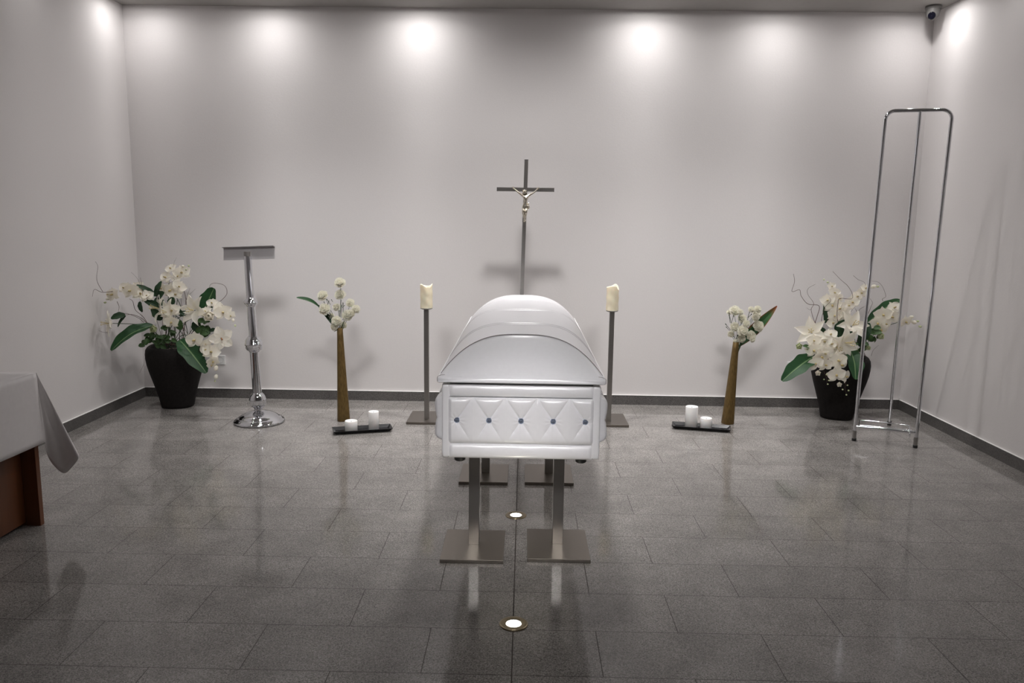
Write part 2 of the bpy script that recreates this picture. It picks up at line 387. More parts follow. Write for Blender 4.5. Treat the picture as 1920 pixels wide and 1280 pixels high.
for plc, L, nb, pit, a0, bul, bt, nu in ((front, LW, 5, .1365, .0365, .013, .021, 340), (back, LW, 5, .1365, .0365, .013, .021, 110), (left, SL, 15, .135, .0540, .016, .047, 300), (right, SL, 15, .135, .0540, .016, .047, 300)):
    pad(L, Z2, ZT-.002, bul, plc, 'upper_roll'); pad(L, ZB+.001, Z1, bul, plc, 'lower_roll')
    tufted(L, plc, nb, pit, a0, bt, nu, nv=110 if plc is front else 56)
for sx in (-1, 1):
    MB().tube([(CXM+sx*LW/2, CY0-.0005, ZB+.006), (CXM+sx*LW/2, CY0-.0005, ZT-.006)], .0014, 6).build('panel_seam', 'thread', coffin)
# black feet
for sx in (-1, 1):
    for y in (CY0+.032, CY1-.032):
        MB().lathe([(.019, .569), (.024, .573), (.024, .590)], (CXM+sx*.262, y, 0), 16).build('foot', 'dark', coffin)
# lid
LH = .352; LZ = .921; LY0, LY1 = CY0-.022, CY1+.022; ARY = 3.372; CREST = .172; ymirror = CY0+CY1-ARY
def prof(u, y=9):
    k = max(0, min(1, (min(y-ARY, ymirror-y))/.75)); k = k*k*(3-2*k)
    return 1-abs(u)**(2.85+1.6*k)
seams = [3.405+.0, 3.70, 3.745, 4.28, 4.345, 4.83, 4.88]
def arch(u, y, inset=0):
    x = CXM+LH*u; z = LZ+.018+(CREST-inset)*prof(u, y); return Vector((x, y, z))
mb = MB(); NU = 64
stations = sorted(set([ARY+(ymirror-ARY)*i/40 for i in range(41)]+[s+d for s in seams[1:] for d in (-.004, -.0015, .0015, .004)]))
def groove(y): return .0035 if any(abs(y-s) < .002 for s in seams[1:]) else 0
def along(i, u):
    y = stations[i]; q = abs(u)**3
    yy = y
    # edges of the end seams run forward to the lid corners
    if i <= 6: yy = y-q*.06*(1-i/6)
    if i >= len(stations)-7: yy = y+q*.06*(1-(len(stations)-1-i)/6)
    p = arch(u, y); p.y = yy; n = Vector((.6*u, 0, 1)).normalized(); return p-n*groove(y)
vs = []
for i in range(len(stations)):
    for j in range(NU+1): vs.append(along(i, -1+2*j/NU))
fs = []; mi = []
W_ = NU+1
mb.add(vs, [(i*W_+j, i*W_+j+1, (i+1)*W_+j+1, (i+1)*W_+j) for i in range(len(stations)-1) if not (groove(stations[i]) and groove(stations[i+1])) for j in range(NU)], 0)
mb.add(vs, [(i*W_+j, i*W_+j+1, (i+1)*W_+j+1, (i+1)*W_+j) for i in range(len(stations)-1) if (groove(stations[i]) and groove(stations[i+1])) for j in range(NU)], 1)
# end panels
for end in (0, 1):
    def fn(a, b, end=end):
        u = -1+2*b
        top = along(0 if end == 0 else len(stations)-1, u)
        base = Vector((CXM+LH*u, LY0-.0068 if end == 0 else LY1+.0068, LZ+.003))
        p = base.lerp(top, a); sgn = -1 if end == 0 else 1
        o = .013*math.sin(PI*a)*(1-abs(u)**4)+.0095*math.exp(-((a-.07)/.085)**2)*(1-abs(u)**12)
        if a > .93: o -= .004*(a-.93)/.07
        return p+Vector((0, sgn*o*.8, o*.6))
    mb.grid(fn, 26, NU, 0)
lid = mb.build('lid', ['leather', 'thread'], coffin, fix=True)
# fine stitched seam cords
for ed in (0, 1):
    i = 0 if ed == 0 else len(stations)-1
    sm = MB(); sm.tube([along(i, -1+2*j/NU)+Vector((0, 0, -.0005)) for j in range(NU+1)], .0013, 6); sm.build('lid_seam', 'thread', lid)
for sy_ in seams[1:]:
    sm = MB(); sm.tube([arch(-1+2*j/NU, sy_)+Vector((0, 0, -.0012)) for j in range(NU+1)], .0013, 6); sm.build('lid_seam', 'thread', lid)
# padded rim under the dome
rim = MB()
def rimfn(a, b):
    per = 2*(2*LH)+2*(LY1-LY0); d = a*per; r = .03
    W2 = 2*LH; L2 = LY1-LY0
    if d < W2: x, y, nx, ny = -LH+d, LY0, 0, -1
    elif d < W2+L2: x, y, nx, ny = LH, LY0+(d-W2), 1, 0
    elif d < 2*W2+L2: x, y, nx, ny = LH-(d-W2-L2), LY1, 0, 1
    else: x, y, nx, ny = -LH, LY1-(d-2*W2-L2), -1, 0
    # soften the corners
    cx = max(-LH+.012, min(LH-.012, x)); cyy = max(LY0+.012, min(LY1-.012, y))
    v = Vector((x-cx, y-cyy)); v = v.normalized() if v.length > 0 else Vector((nx, ny))
    t = -.62*PI+1.3*PI*b
    o = math.cos(t)*.007; z = math.sin(t)*.0125
    return (CXM+cx+v.x*(.010+o), cyy+v.y*(.010+o), LZ+.0125+z)
NR = 400
rim.grid(rimfn, NR, 10)
rim.box((CXM, (LY0+LY1)/2, LZ+.008), (2*LH-.02, LY1-LY0-.02, .012))
rim.build('lid_rim', 'leather', lid, fix=True)
for sx in (-1, 1):   # little folded tucks at the front corners
    tk = MB(); tk.tube(smooth_path([(CXM+sx*(LH-.030), LY0+.004, LZ+.034), (CXM+sx*(LH-.012), LY0+.000, LZ+.032), (CXM+sx*(LH+.0010), LY0-.0010, LZ+.024), (CXM+sx*(LH+.0016), LY0-.0016, LZ+.006)], 6), .0011, 6); tk.build('corner_tuck', 'thread', lid)

# ------------------------------------------------------------------ coffin stands
def coffin_stand(x, y, label, px):
    t = thing('coffin_stand', label, 'stand', (x, y, 0), 'four steel stands under the coffin')
    MB().box((x, y, .009), (.300, .365, .018)).build('base_plate', 'steel_plate', t, bevel=.0015)
    MB().box((px, y+.02, .295), (.052, .05, .556)).build('post', 'steel', t, bevel=.002)
    MB().box((px, y+.02, .5775), (.12, .16, .009)).build('top_plate', 'steel_plate', t, bevel=.001)
coffin_stand(-.227, 3.672, 'front left steel coffin stand, its base plate left of the middle floor joint', -.227)
coffin_stand(.186, 3.700, 'front right steel coffin stand, its base plate right of the middle floor joint', .186)
coffin_stand(-.231, 4.783, 'rear left steel coffin stand, half hidden behind the front left post', -.225)
coffin_stand(.173, 4.795, 'rear right steel coffin stand, half hidden behind the front right post', .176)

# ------------------------------------------------------------------ recessed uplights
def uplight(x, y, label):
    t = thing('floor_uplight', label, 'light', (x, y, 0), 'recessed uplights in the floor joint')
    MB().lathe([(.030, .001), (.0315, .0045), (.036, .006), (.052, .006), (.0565, .0045), (.058, .0025), (.058, 0)], (x, y, 0), 40, cap=False).build('trim_ring', 'ring_metal', t)
    MB().lathe([(.001, .0030), (.0305, .0026)], (x, y, 0), 32, cap=False).build('glowing_lens', 'glow_white', t)
uplight(-.020, 2.937, 'round glowing uplight set in the floor in front of the coffin')
uplight(-.024, 4.109, 'round glowing uplight set in the floor beneath the coffin between the stand posts')

# ------------------------------------------------------------------ candle stands
def candle_stand(x, y, label, clabel, seed):
    t = thing('candle_stand', label, 'candle stand', (x, y, 0), 'steel candle stands flanking the coffin')
    MB().box((x, y+.075, .010), (.30, .37, .020)).build('base_plate', 'steel_plate', t, bevel=.0015)
    MB().box((x, y, .460), (.037, .037, .885)).build('post', 'steel', t, bevel=.0015)
    MB().lathe([(.030, .900), (.046, .905), (.048, .910), (.047, .911), (.01, .908)], (x, y, 0), 28).build('drip_plate', 'steel', t)
    c = thing('pillar_candle', clabel, 'candle', (x, y, .9112), 'cream pillar candles on the stands')
    rr = random.Random(seed); ph = rr.random()*6; mb = MB()
    def top(a): return .178+.010*math.sin(a*2+ph)+.006*math.sin(a*3+ph*2)+(.012 if seed == 2 else .0)*abs(math.sin(a+.2))
    def fn(u, v):
        a = 2*PI*u
        if v < .75:
            k = v/.75; r = .0475+.0012*math.sin(k*14+a*2)+.001*math.sin(a*5+k*4); z = .911+top(a)*k*(1-.02*(1-k))
        else:
            k = (v-.75)/.25; r = .0475-.006*min(1, k*3)-.036*max(0, k-.33)/.67; z = .911+top(a)-(.035*min(1, k*2.2))
        return (x+r*math.cos(a), y+r*math.sin(a), z)
    mb.grid(fn, 40, 28); mb.lathe([(.001, .9115), (.046, .9115)], (x, y, 0), 40, cap=False)
    mb.build('wax', 'candle_cream', c, fix=True)
    MB().tube([(x, y, 1.045), (x+.001, y, 1.058), (x+.003, y, 1.066)], .0012, 6).build('wick', 'dark', c)
candle_stand(-.760, 6.10, 'steel candle stand left of the coffin with a square base plate', 'cream pillar candle with melted rim on the stand left of the coffin', 1)
candle_stand(.692, 6.12, 'steel candle stand right of the coffin with a square base plate', 'cream pillar candle with notched rim on the stand right of the coffin', 2)

# ------------------------------------------------------------------ crucifix
CRY = 6.40
cr = thing('standing_crucifix', 'tall slim steel cross with silver crucified figure standing behind the coffin', 'crucifix', (-.005, CRY, 0))
MB().box((-.018, CRY, .010), (.32, .34, .02)).build('base_plate', 'steel_plate', cr, bevel=.0015)
mb = MB(); mb.add([(-.035+sx*.015, CRY+sy*.012, .02) for sx in (-1, 1) for sy in (-1, 1)]+[(.004+sx*.015, CRY+sy*.012, 2.072) for sx in (-1, 1) for sy in (-1, 1)],
   [(0, 1, 3, 2), (4, 6, 7, 5), (0, 4, 5, 1), (2, 3, 7, 6), (0, 2, 6, 4), (1, 5, 7, 3)], 0, False)
mb.box((.004, CRY, 2.073), (.031, .025, .003), 1)
mb.build('upright', ['steel', 'dark'], cr, fix=True)
mb = MB().box((.0, CRY, 1.8405), (.452, .025, .030)).box((-.2275, CRY, 1.8405), (.003, .0252, .031), 1).box((.2275, CRY, 1.8405), (.003, .0252, .031), 1)
mb.build('crossbar', ['steel', 'dark'], cr)
def skin_body(name, verts, edges, mat, parent, sub=2, smooth=True):
    off = Vector(parent.location); root = parent
    while root.parent: root = root.parent; off = off+Vector(root.location)
    me = bpy.data.meshes.new(name); me.from_pydata([Vector(v[:3])-off for v in verts], edges, [])
    o = bpy.data.objects.new(name, me); COL.objects.link(o); o.parent = parent; me.materials.append(M[mat])
    sk = o.modifiers.new('skin', 'SKIN'); sk.use_smooth_shade = smooth
    if not me.skin_vertices: 
        with bpy.context.temp_override(object=o, active_object=o): bpy.ops.mesh.customdata_skin_add()
    for i, v in enumerate(verts):
        r = v[3]; me.skin_vertices[0].data[i].radius = (r if not isinstance(r, tuple) else r[0], r if not isinstance(r, tuple) else r[1])
    me.skin_vertices[0].data[0].use_root = True
    q = o.modifiers.new('subd', 'SUBSURF'); q.levels = sub; q.render_levels = sub
    return o
fy = CRY-.024
# figure drawn around its own hips; x right, z up (metres)
def P(px, py, dy=0): p = at(px, py, fy+dy); return (p.x, p.y, p.z)
vs = [(*P(984.6, 385), (.0165, .012)), (*P(985.2, 379), (.021, .014)), (*P(985.6, 373.5, -.004), (.026, .017)), (*P(985.6, 368.5, -.003), (.026, .016)), (*P(985.0, 365.5), .0085),
      (*P(984.2, 361.8, -.010), (.0125, .013)), (*P(983.8, 358.6, -.013), (.0135, .014)), (*P(983.8, 356.9, -.012), .008),
      (*P(980.2, 366.6), .0105), (*P(973.8, 361.9), .0080), (*P(969.5, 358.5, .002), .0064), (*P(966.3, 355.5, .004), .0050), (*P(964.6, 354.0, .004), .0062),
      (*P(991.0, 366.4), .0105), (*P(997.6, 362.9), .0080), (*P(1002.0, 359.9, .002), .0064), (*P(1005.8, 356.4, .004), .0050), (*P(1007.4, 354.8, .004), .0062),
      (*P(981.6, 389.5), .0150), (*P(981.2, 397.5, -.018), .0120), (*P(982.6, 405.5, -.006), .0092), (*P(983.2, 411.5, .000), .0070), (*P(982.9, 416.8, -.008), .0062),
      (*P(987.2, 389.5), .0150), (*P(986.2, 397.5, -.020), .0120), (*P(985.2, 405.5, -.008), .0092), (*P(984.4, 411.0, -.006), .0070), (*P(984.5, 416.0, -.015), .0062)]
ed = [(0, 1), (1, 2), (2, 3), (3, 4), (4, 5), (5, 6), (6, 7), (3, 8), (8, 9), (9, 10), (10, 11), (11, 12), (3, 13), (13, 14), (14, 15), (15, 16), (16, 17), (0, 18), (18, 19), (19, 20), (20, 21), (21, 22), (0, 23), (23, 24), (24, 25), (25, 26), (26, 27)]
fig = skin_body('figure', vs, ed, 'silver', cr); fig['label'] = 'small silver figure with outstretched arms'
for sg, (hx, hy), (ex, ey) in ((-1, (964.6, 354.0), (969.5, 358.5)), (1, (1007.4, 354.8), (1002.0, 359.9))):
    h0 = Vector(P(hx, hy, .002)); dv = (h0-Vector(P(ex, ey, .002))).normalized(); nv_ = dv.cross(Vector((0, 1, 0))).normalized()
    hm = MB(); hm.tube([h0-dv*.004, h0+dv*.004, h0+dv*.010], [.004, .0062, .0055], 8)
    for q in range(4):
        b_ = h0+dv*.009+nv_*(q-1.5)*.0028; L_ = (.010, .012, .0115, .009)[q]
        hm.tube([b_, b_+dv*L_*.55+Vector((0, -.0015, 0)), b_+dv*L_+Vector((0, -.005, 0))], [.0016, .0015, .001], 6)
    hm.tube([h0+nv_*.004, h0+nv_*.0085+dv*.004, h0+nv_*.0095+dv*.009+Vector((0, -.002, 0))], [.0018, .0016, .001], 6)
    hm.build('hand', 'silver', fig)
lc = MB()
def lfn(u, v):
    a = 2*PI*u; c = Vector(P(984.5, 384.5+7*v)); r = .0195+.0015*math.sin(a*6+v*5)+.002*math.sin(PI*v)
    return (c.x+r*math.cos(a), c.y+.8*r*math.sin(a), c.z)
lc.grid(lfn, 30, 8)
kx = [P(988, 385, -.012), P(990.8, 386, -.010), P(991.6, 389, -.008), P(990.8, 391.5, -.008)]
lc.tube(kx, [.006, .009, .0085, .003], 8); lc.tube([P(988, 385.5, -.012), P(990.5, 382, -.010), P(991.6, 380, -.010)], [.006, .007, .003], 8); lc.ball(P(989, 385.5, -.014), .008, 8, 6)
lc.build('loincloth', 'silver', fig)
hb = MB(); hc = Vector(P(983.8, 358.8, -.006)); hb.ball(hc, .0145, 14, 10, sc_=(1, .85, 1)); hb.tube([hc+Vector((-.010, 0, -.002)), hc+Vector((-.013, -.006, -.016)), hc+Vector((-.012, -.006, -.028))], [.006, .005, .003], 7)
for a in range(16):
    t = a/16*2*PI; hb.ball(hc+Vector((.0148*math.cos(t), .0135*math.sin(t)-.002, .005+.002*(a % 2))), .003, 6, 4)
hb.build('hair', 'silver', fig)

# ------------------------------------------------------------------ lectern
LX, LY = -2.095, 5.985
lec = thing('lectern', 'chrome lectern with turned column and tilted reading plate', 'lectern', (LX+.028, LY, 0))
bx = LX+.028
MB().lathe([(.17, 0), (.190, .004), (.194, .012), (.190, .020), (.176, .024), (.172, .034), (.160, .040), (.150, .042), (.145, .052), (.120, .066), (.085, .080), (.052, .088), (.036, .094)], (bx, LY, 0), 64).build('base', 'chrome', lec)
sh = (-.034, 0)
MB().lathe([(.036, .09), (.031, .100), (.030, .112), (.040, .122), (.054, .132), (.061, .150), (.063, .172), (.0645, .178), (.0645, .186), (.062, .190), (.058, .206), (.050, .222), (.038, .232), (.036, .238)], (bx, LY, 0), 40, shear=sh).build('lower_knob', 'chrome', lec)
MB().lathe([(.0345, .235), (.0335, .575)], (bx, LY, 0), 40, shear=sh).build('column', 'chrome', lec)
MB().lathe([(.037, .560), (.045, .572), (.058, .580), (.062, .592), (.062, .610), (.068, .614), (.069, .622), (.068, .630), (.063, .634), (.063, .652), (.058, .660), (.046, .672), (.038, .684)], (bx, LY, 0), 40, shear=sh).build('middle_knob', 'chrome', lec)
MB().lathe([(.0325, .68), (.031, .94)], (bx, LY, 0), 40, shear=sh).build('column', 'chrome', lec)
MB().lathe([(.033, .915), (.038, .926), (.044, .930), (.052, .938), (.056, .946), (.052, .954), (.044, .962), (.036, .972), (.032, .984)], (bx, LY, 0), 40, shear=sh).build('upper_ring', 'chrome', lec)
MB().lathe([(.030, .98), (.029, 1.300)], (bx, LY, 0), 40, shear=sh).build('column', 'chrome', lec)
tx = bx-.034*1.31
MB().lathe([(.026, 1.298), (.025, 1.335)], (tx, LY-.003, 0), 24).build('plate_socket', 'steel', lec)
rot = Matrix.Rotation(-.045, 3, 'Y') @ Matrix.Rotation(math.radians(-14), 3, 'X')
# upright back plate behind the socket with a lip folded towards the room along its top
pc = Vector((tx+.002, LY+.036, 1.318))
MB().box(pc, (.396, .005, .094), rot=rot).box(pc+rot @ Vector((0, -.020, .047)), (.396, .045, .005), rot=rot).build('reading_plate', 'chrome_satin', lec, bevel=.001)

# ------------------------------------------------------------------ wreath easel
ea = thing('wreath_easel', 'tall chrome tubular wreath easel in front of the right potted flowers', 'easel', (2.70, 5.80, 0))
A0 = Vector((2.490, 5.745, 0)); B0 = Vector((2.868, 5.585, 0)); HT = 2.385
def lerp(a, b, t): return a+(b-a)*t
top_pts = [A0+Vector((.018, -.03, .10)), A0+Vector((.016, -.03, HT-.10))]
d = (B0-A0); dn = d.normalized()
AT = Vector((2.505, 5.700, 0)); BT_ = Vector((2.912, 5.600, 0)); dT = (BT_-AT).normalized()
def z_(v, z): return Vector((v.x, v.y, z))
leg1 = [z_(A0, .07), z_(lerp(A0, AT, .9), HT-.08)]
RA = .062
arc1 = [z_(AT+dT*(RA-RA*math.cos(a)), HT-RA+RA*math.sin(a)) for a in [PI/2*k/10 for k in range(11)]]
arc2 = [z_(BT_-dT*(RA-RA*math.cos(a)), HT-RA+RA*math.sin(a)) for a in [PI/2*k/10 for k in range(10, -1, -1)]]
pts = [z_(lerp(A0, AT, k/12), .075+(HT-RA-.075)*k/12) for k in range(12)]+arc1+arc2+[z_(lerp(B0, BT_, k/12), .075+(HT-RA-.075)*k/12) for k in range(11, -1, -1)]
MB().tube(pts, .0125, 16).build('front_frame', 'chrome', ea)
MT = z_(lerp(AT, BT_, .52), HT-.004); RB = Vector((2.965, 6.215, .035))
MB().tube([MT, lerp(MT, RB, .5), RB], .0115, 14).build('rear_leg', 'chrome', ea)
for b0, tp in ((A0, .075), (B0, .075)):
    MB().lathe([(.0135, .018), (.0145, .022), (.0145, tp), (.0135, tp+.004)], (b0.x, b0.y, 0), 18).build('leg_sleeve', 'steel', ea)
    MB().lathe([(.014, 0), (.016, .002), (.0165, .018), (.013, .021)], (b0.x, b0.y, 0), 16).build('rubber_tip', 'dark', ea)
MB().lathe([(.014, 0), (.016, .002), (.0165, .034), (.0125, .04)], (RB.x+.004, RB.y+.006, 0), 16).build('rubber_tip', 'dark', ea)
zb = .112
MB().tube([z_(A0, zb)+dn*.004, z_(B0, zb)-dn*.004], .0105, 14).build('lower_rail', 'chrome', ea)
bk = Vector((-dn.y, dn.x, 0))
q0, q1 = A0+dn*.030, B0-dn*.045
loop = [z_(q0, zb)-bk*.012, z_(q0+bk*.05, zb+.012), z_(q0+bk*.10+dn*.004, zb+.018), z_(q0+bk*.125+dn*.03, zb+.02), z_(q1+bk*.125-dn*.03, zb+.02), z_(q1+bk*.10-dn*.004, zb+.018), z_(q1+bk*.05, zb+.012), z_(q1, zb)-bk*.012, z_(q1, zb-.03)-bk*.012]
MB().tube(smooth_path(loop, 5), .0045, 10).build('wreath_shelf_loop', 'chrome', ea)
MB().tube([z_(A0, zb+.004)+bk*.032+dn*.03, z_(B0, zb+.004)+bk*.032-dn*.03], .0055, 10).build('shelf_rod', 'chrome', ea)

# ------------------------------------------------------------------ trays and candles
def tray(corners, label):
    """corners near-left, near-right, far-right, far-left of the top edge on the floor plan"""
    cs = [Vector((*c, 0)) for c in corners]; cen = sum(cs, Vector())/4
    t = thing('candle_tray', label, 'tray', (cen.x, cen.y, 0), 'black candle trays on the floor')
    mb = MB(); rings = [(.80, 0), (.82, .002), (1.0, .028), (.985, .0285), (.80, .008), (.01, .0075)]
    vs = []; 
    w = (cs[3]-cs[0]).length; l = (cs[1]-cs[0]).length
    for s, z in rings:
        ins = (1-s)*w*.9
        for i, c in enumerate(cs):
            a = (cs[(i+1) % 4]-c).normalized(); b = (cs[(i-1) % 4]-c).normalized()
            kk = ins if s > .5 else w*.45
            vs.append(Vector((c.x, c.y, z))+a*kk+b*kk)
    fs = [(3, 2, 1, 0)]
    for r in range(len(rings)-1):
        for i in range(4): j = (i+1) % 4; fs.append((r*4+i, r*4+j, (r+1)*4+j, (r+1)*4+i))
    r = len(rings)-1; fs.append(tuple(r*4+i for i in range(4)))
    mb.add(vs, fs, 0, False); mb.build('dish', 'tray', t, bevel=.0012, fix=True); return t
def rect(cx, cy, L, W, ang):
    ca, sa = math.cos(ang), math.sin(ang); o = []
    for a, b in ((-1, -1), (1, -1), (1, 1), (-1, 1)):
        x, y = a*L/2, b*W/2; o.append((cx+x*ca-y*sa, cy+x*sa+y*ca))
    return o
tray(rect(-1.208, 5.765, .445, .150, .30), 'long black tray with two white candles left of the coffin')
tray(rect(1.405, 6.005, .450, .150, -.22), 'long black tray with two white candles right of the coffin')
def candle(x, y, r, h, label, rot=0):
    c = thing('pillar_candle', label, 'candle', (x, y, .0076), 'white pillar candles on the black trays')
    MB().lathe([(r-.002, .0077), (r, .0095), (r, h-.002), (r-.002, h+.001), (r-.005, h), (r-.007, h-.006), (.001, h-.009)], (x, y, 0), 36).build('wax', 'candle_white', c)
    MB().tube([(x, y, h-.009), (x+.001, y, h-.001)], .0012, 6).build('wick', 'dark', c)
candle(-1.287, 5.742, .047, .088, 'short white candle on the left tray nearest the bronze vase')
candle(-1.126, 5.792, .039, .150, 'tall white candle on the left tray at its end nearest the coffin')
candle(1.330, 6.022, .048, .176, 'tall white candle on the right tray at its end nearest the coffin')
candle(1.440, 5.997, .046, .092, 'short white candle on the right tray nearest the bronze vase')

# ------------------------------------------------------------------ vases
def vase(x, y, r0, r1, h, shx, label):
    t = thing('vase', label, 'vase', (x, y, 0), 'tall tapering bronze vases')
    pr = [(r0*.93, 0), (r0, .004)]+[(r0+(r1-r0)*(k/12)**.92, .004+(h-.004)*k/12) for k in range(1, 13)]+[(r1*.8, h), (r1*.7, h-.03), (.004, h-.05)]
    MB().lathe(pr, (x, y, 0), 36, n=3.0, shear=(shx, 0), rot=.35).build('body', 'bronze', t)
vase(-1.423, 6.085, .050, .0215, .745, -.022, 'slim bronze floor vase on the left holding white carnations and a drooping leaf')
vase(1.661, 6.195, .0455, .0205, .665, .046, 'slim bronze floor vase on the right holding white carnations and an upright red-edged leaf')

# ------------------------------------------------------------------ flower parts
def petal(mb, mtx, L, W, tip=1.0, cup=.15, curl=.2, mat=0, nu=7, nv=4, ruff=0, base=.12, seed=0):
    ph = seed*1.7
    def fn(u, v):
        t = v*2-1
        w = W*((math.sin(PI*min(1, u**.8*.93+.03)))**tip+base*(1-u))
        y = L*u; x = w*t*.5
        z = curl*L*u*u+cup*W*t*t*(.3+u)+ruff*L*math.sin(t*7+ph)*u*u
        return mtx @ Vector((x, y*(1-.08*t*t), z))
    b = len(mb.v); mb.grid(fn, nu, nv, mat); return mb
def rz(a): return Matrix.Rotation(a, 4, 'Z')
def rx(a): return Matrix.Rotation(a, 4, 'X')
def T(x, y, z): return Matrix.Translation((x, y, z))
PROTO = {}
def make_orchid():
    mb = MB()
    for a in (0, 2.2, -2.2): petal(mb, rz(a) @ T(0, .03, -.02) @ rx(.12), .47, .34, .8, .10, -.12, seed=a)
    for a in (1.25, -1.25): petal(mb, rz(a) @ T(0, .02, .02) @ rx(.22), .52, .58, .62, .10, -.18, ruff=.015, seed=a, nv=6)
    lp = MB()
    for a in (2.6, -2.6, PI): petal(lp, rz(a) @ T(0, .0, .05) @ rx(.9), .2, .14, .8, .4, .5, 0)
    lp.ball((0, .02, .10), .06, 8, 6)
    return mb, lp, 'petal', 'lip'
def make_lily(n=6, L=.62, W=.34, flare=.62, st=True):
    mb = MB()
    for k in range(n): petal(mb, rz(2*PI*k/n+(.1 if k % 2 else 0)) @ T(0, .05, -.25+.03*(k % 2)) @ rx(flare), L, W*(1 if k % 2 else 1.15), .75, .22, -.42, ruff=.02, seed=k, nu=9, nv=6)
    lp = MB()
    for k in range(5):
        a = 2*PI*k/5; e = Vector((.09*math.cos(a), .09*math.sin(a), .25)); lp.tube([(0, 0, -.15), (e.x*.5, e.y*.5, .08), e], .010, 5); lp.ball(e, .028, 6, 5, sc_=(1, 1, .6))
    return mb, lp, 'petal', 'lip' if st else 'stamen'
def make_hibiscus():
    mb = MB()
    for k in range(5): petal(mb, rz(2*PI*k/5) @ T(0, .04, 0) @ rx(.22), .48, .42, .42, .14, -.25, ruff=.045, seed=k, nu=8, nv=8)
    lp = MB(); lp.tube([(0, 0, -.05), (.01, -.02, .12), (.02, -.05, .24)], [.035, .03, .02], 7); lp.ball((.02, -.05, .25), .04, 7, 5)
    return mb, lp, 'petal', 'stamen'
def make_round(green=False):
    mb = MB(); k = 0
    for ring, (n, L, fl) in enumerate(((5, .46, .55), (5, .42, .95), (4, .36, 1.25), (3, .28, 1.42))):
        for i in range(n):
            petal(mb, rz(2*PI*(i+.37*ring)/n) @ T(0, .04, -.18) @ rx(fl), L, .48, .6, .28, .25, seed=k, nv=6); k += 1
    lp = MB(); lp.ball((0, 0, -.02), .12, 8, 6, sc_=(1, 1, .8))
    return mb, lp, 'petal_green' if green else 'petal', 'petal_green'
def make_bud():
    mb = MB(); mb.ball((0, 0, 0), .42, 10, 8, sc_=(.8, .8, 1.15)); lp = MB(); lp.ball((0, 0, -.42), .16, 7, 5)
    return mb, lp, 'petal', 'petal_green'
def make_bud_green():
    mb = MB(); mb.ball((0, 0, 0), .45, 8, 6, sc_=(.8, .8, 1.2)); return mb, None, 'petal_green', None
def make_carnation():
    mb = MB(); k = 0; rc = random.Random(11)
    mb.ball((0, 0, .0), .27, 12, 8, sc_=(1, 1, .62))
    for ring, (n, L, fl) in enumerate(((6, .50, .02), (6, .50, .30), (6, .47, .62), (5, .42, .98), (4, .36, 1.32))):
        for i in range(n):
            petal(mb, rz(2*PI*(i+.41*ring)/n+rc.uniform(-.15, .15)) @ T(0, .01, -.10+.02*ring) @ rx(fl+rc.uniform(-.12, .12)), L*rc.uniform(.9, 1.08), .62, .36, .08, .02, ruff=.055, seed=k*1.3, nu=5, nv=10, base=.3); k += 1
    lp = MB(); lp.lathe([(.015, -.62), (.07, -.56), (.10, -.36), (.13, -.16), (.10, -.12)], (0, 0, 0), 9)
    return mb, lp, 'carnation', 'calyx'
def proto(kind):
    if kind in PROTO: return PROTO[kind]
    mb, lp, a, b = {'orchid': make_orchid, 'lily': make_lily, 'hibiscus': make_hibiscus, 'round': make_round, 'green': lambda: make_round(True), 'bud': make_bud, 'gbud': make_bud_green, 'carnation': make_carnation}[kind]()
    PROTO[kind] = (mb.mesh(kind+'_petals', a), lp.mesh(kind+'_heart', b) if lp else None)
    return PROTO[kind]
FN = {'orchid': ('orchid_flower', 'lip'), 'lily': ('lily_flower', 'stamens'), 'hibiscus': ('hibiscus_flower', 'stamen_column'), 'round': ('ranunculus_flower', 'heart'), 'green': ('ranunculus_bud', 'heart'), 'bud': ('flower_bud', 'bud_base'), 'gbud': ('green_bud', None), 'carnation': ('carnation_blossom', 'calyx')}
def flower(kind, p, size, n, roll, parent):
    a, b = proto(kind); nm, hn = FN[kind]
    o = bpy.data.objects.new(nm, a); COL.objects.link(o); o.parent = parent
    off = Vector(parent.location)
    mm = frame_from(n, roll=roll, s=size); mm.translation = Vector(p)-off; o.matrix_local = mm
    if b and hn: 
        h = bpy.data.objects.new(hn, b); COL.objects.link(h); h.parent = o
    return o
def leaf(parent, p0, p1, width, bend, face, mat='leaf', name='leaf', tip=.62, fold=.12, wave=.0, twist=0, nu=22, nv=8, mid=None):
    """blade from p0 to p1; face = rough direction the upper side looks"""
    p0, p1 = Vector(p0), Vector(p1); face = Vector(face).normalized()
    ax = (p1-p0); L = ax.length; t = ax.normalized(); side = t.cross(face).normalized(); up = side.cross(t).normalized()
    mb = MB()
    def fn(u, v):
        s = v*2-1; w = width*(max(0, math.sin(PI*min(1, u**.85*.985+.008))))**tip+.004
        c = p0+ax*u+up*(bend*L*math.sin(PI*u)) if mid is None else ((1-u)**2*p0+2*u*(1-u)*Vector(mid)+u*u*p1)
        tw = twist*u
        sd = side*math.cos(tw)+up*math.sin(tw); uu = up*math.cos(tw)-side*math.sin(tw)
        return c+sd*(s*w*.5*(1+wave*math.sin(u*17+s*2)))+uu*(fold*w*(abs(s)-.3)+wave*.25*w*math.sin(u*14+(2 if s > 0 else 0))*abs(s))
    mb.grid(fn, nu, nv, 0, True, luv=True)
    return mb.build(name, mat, parent)

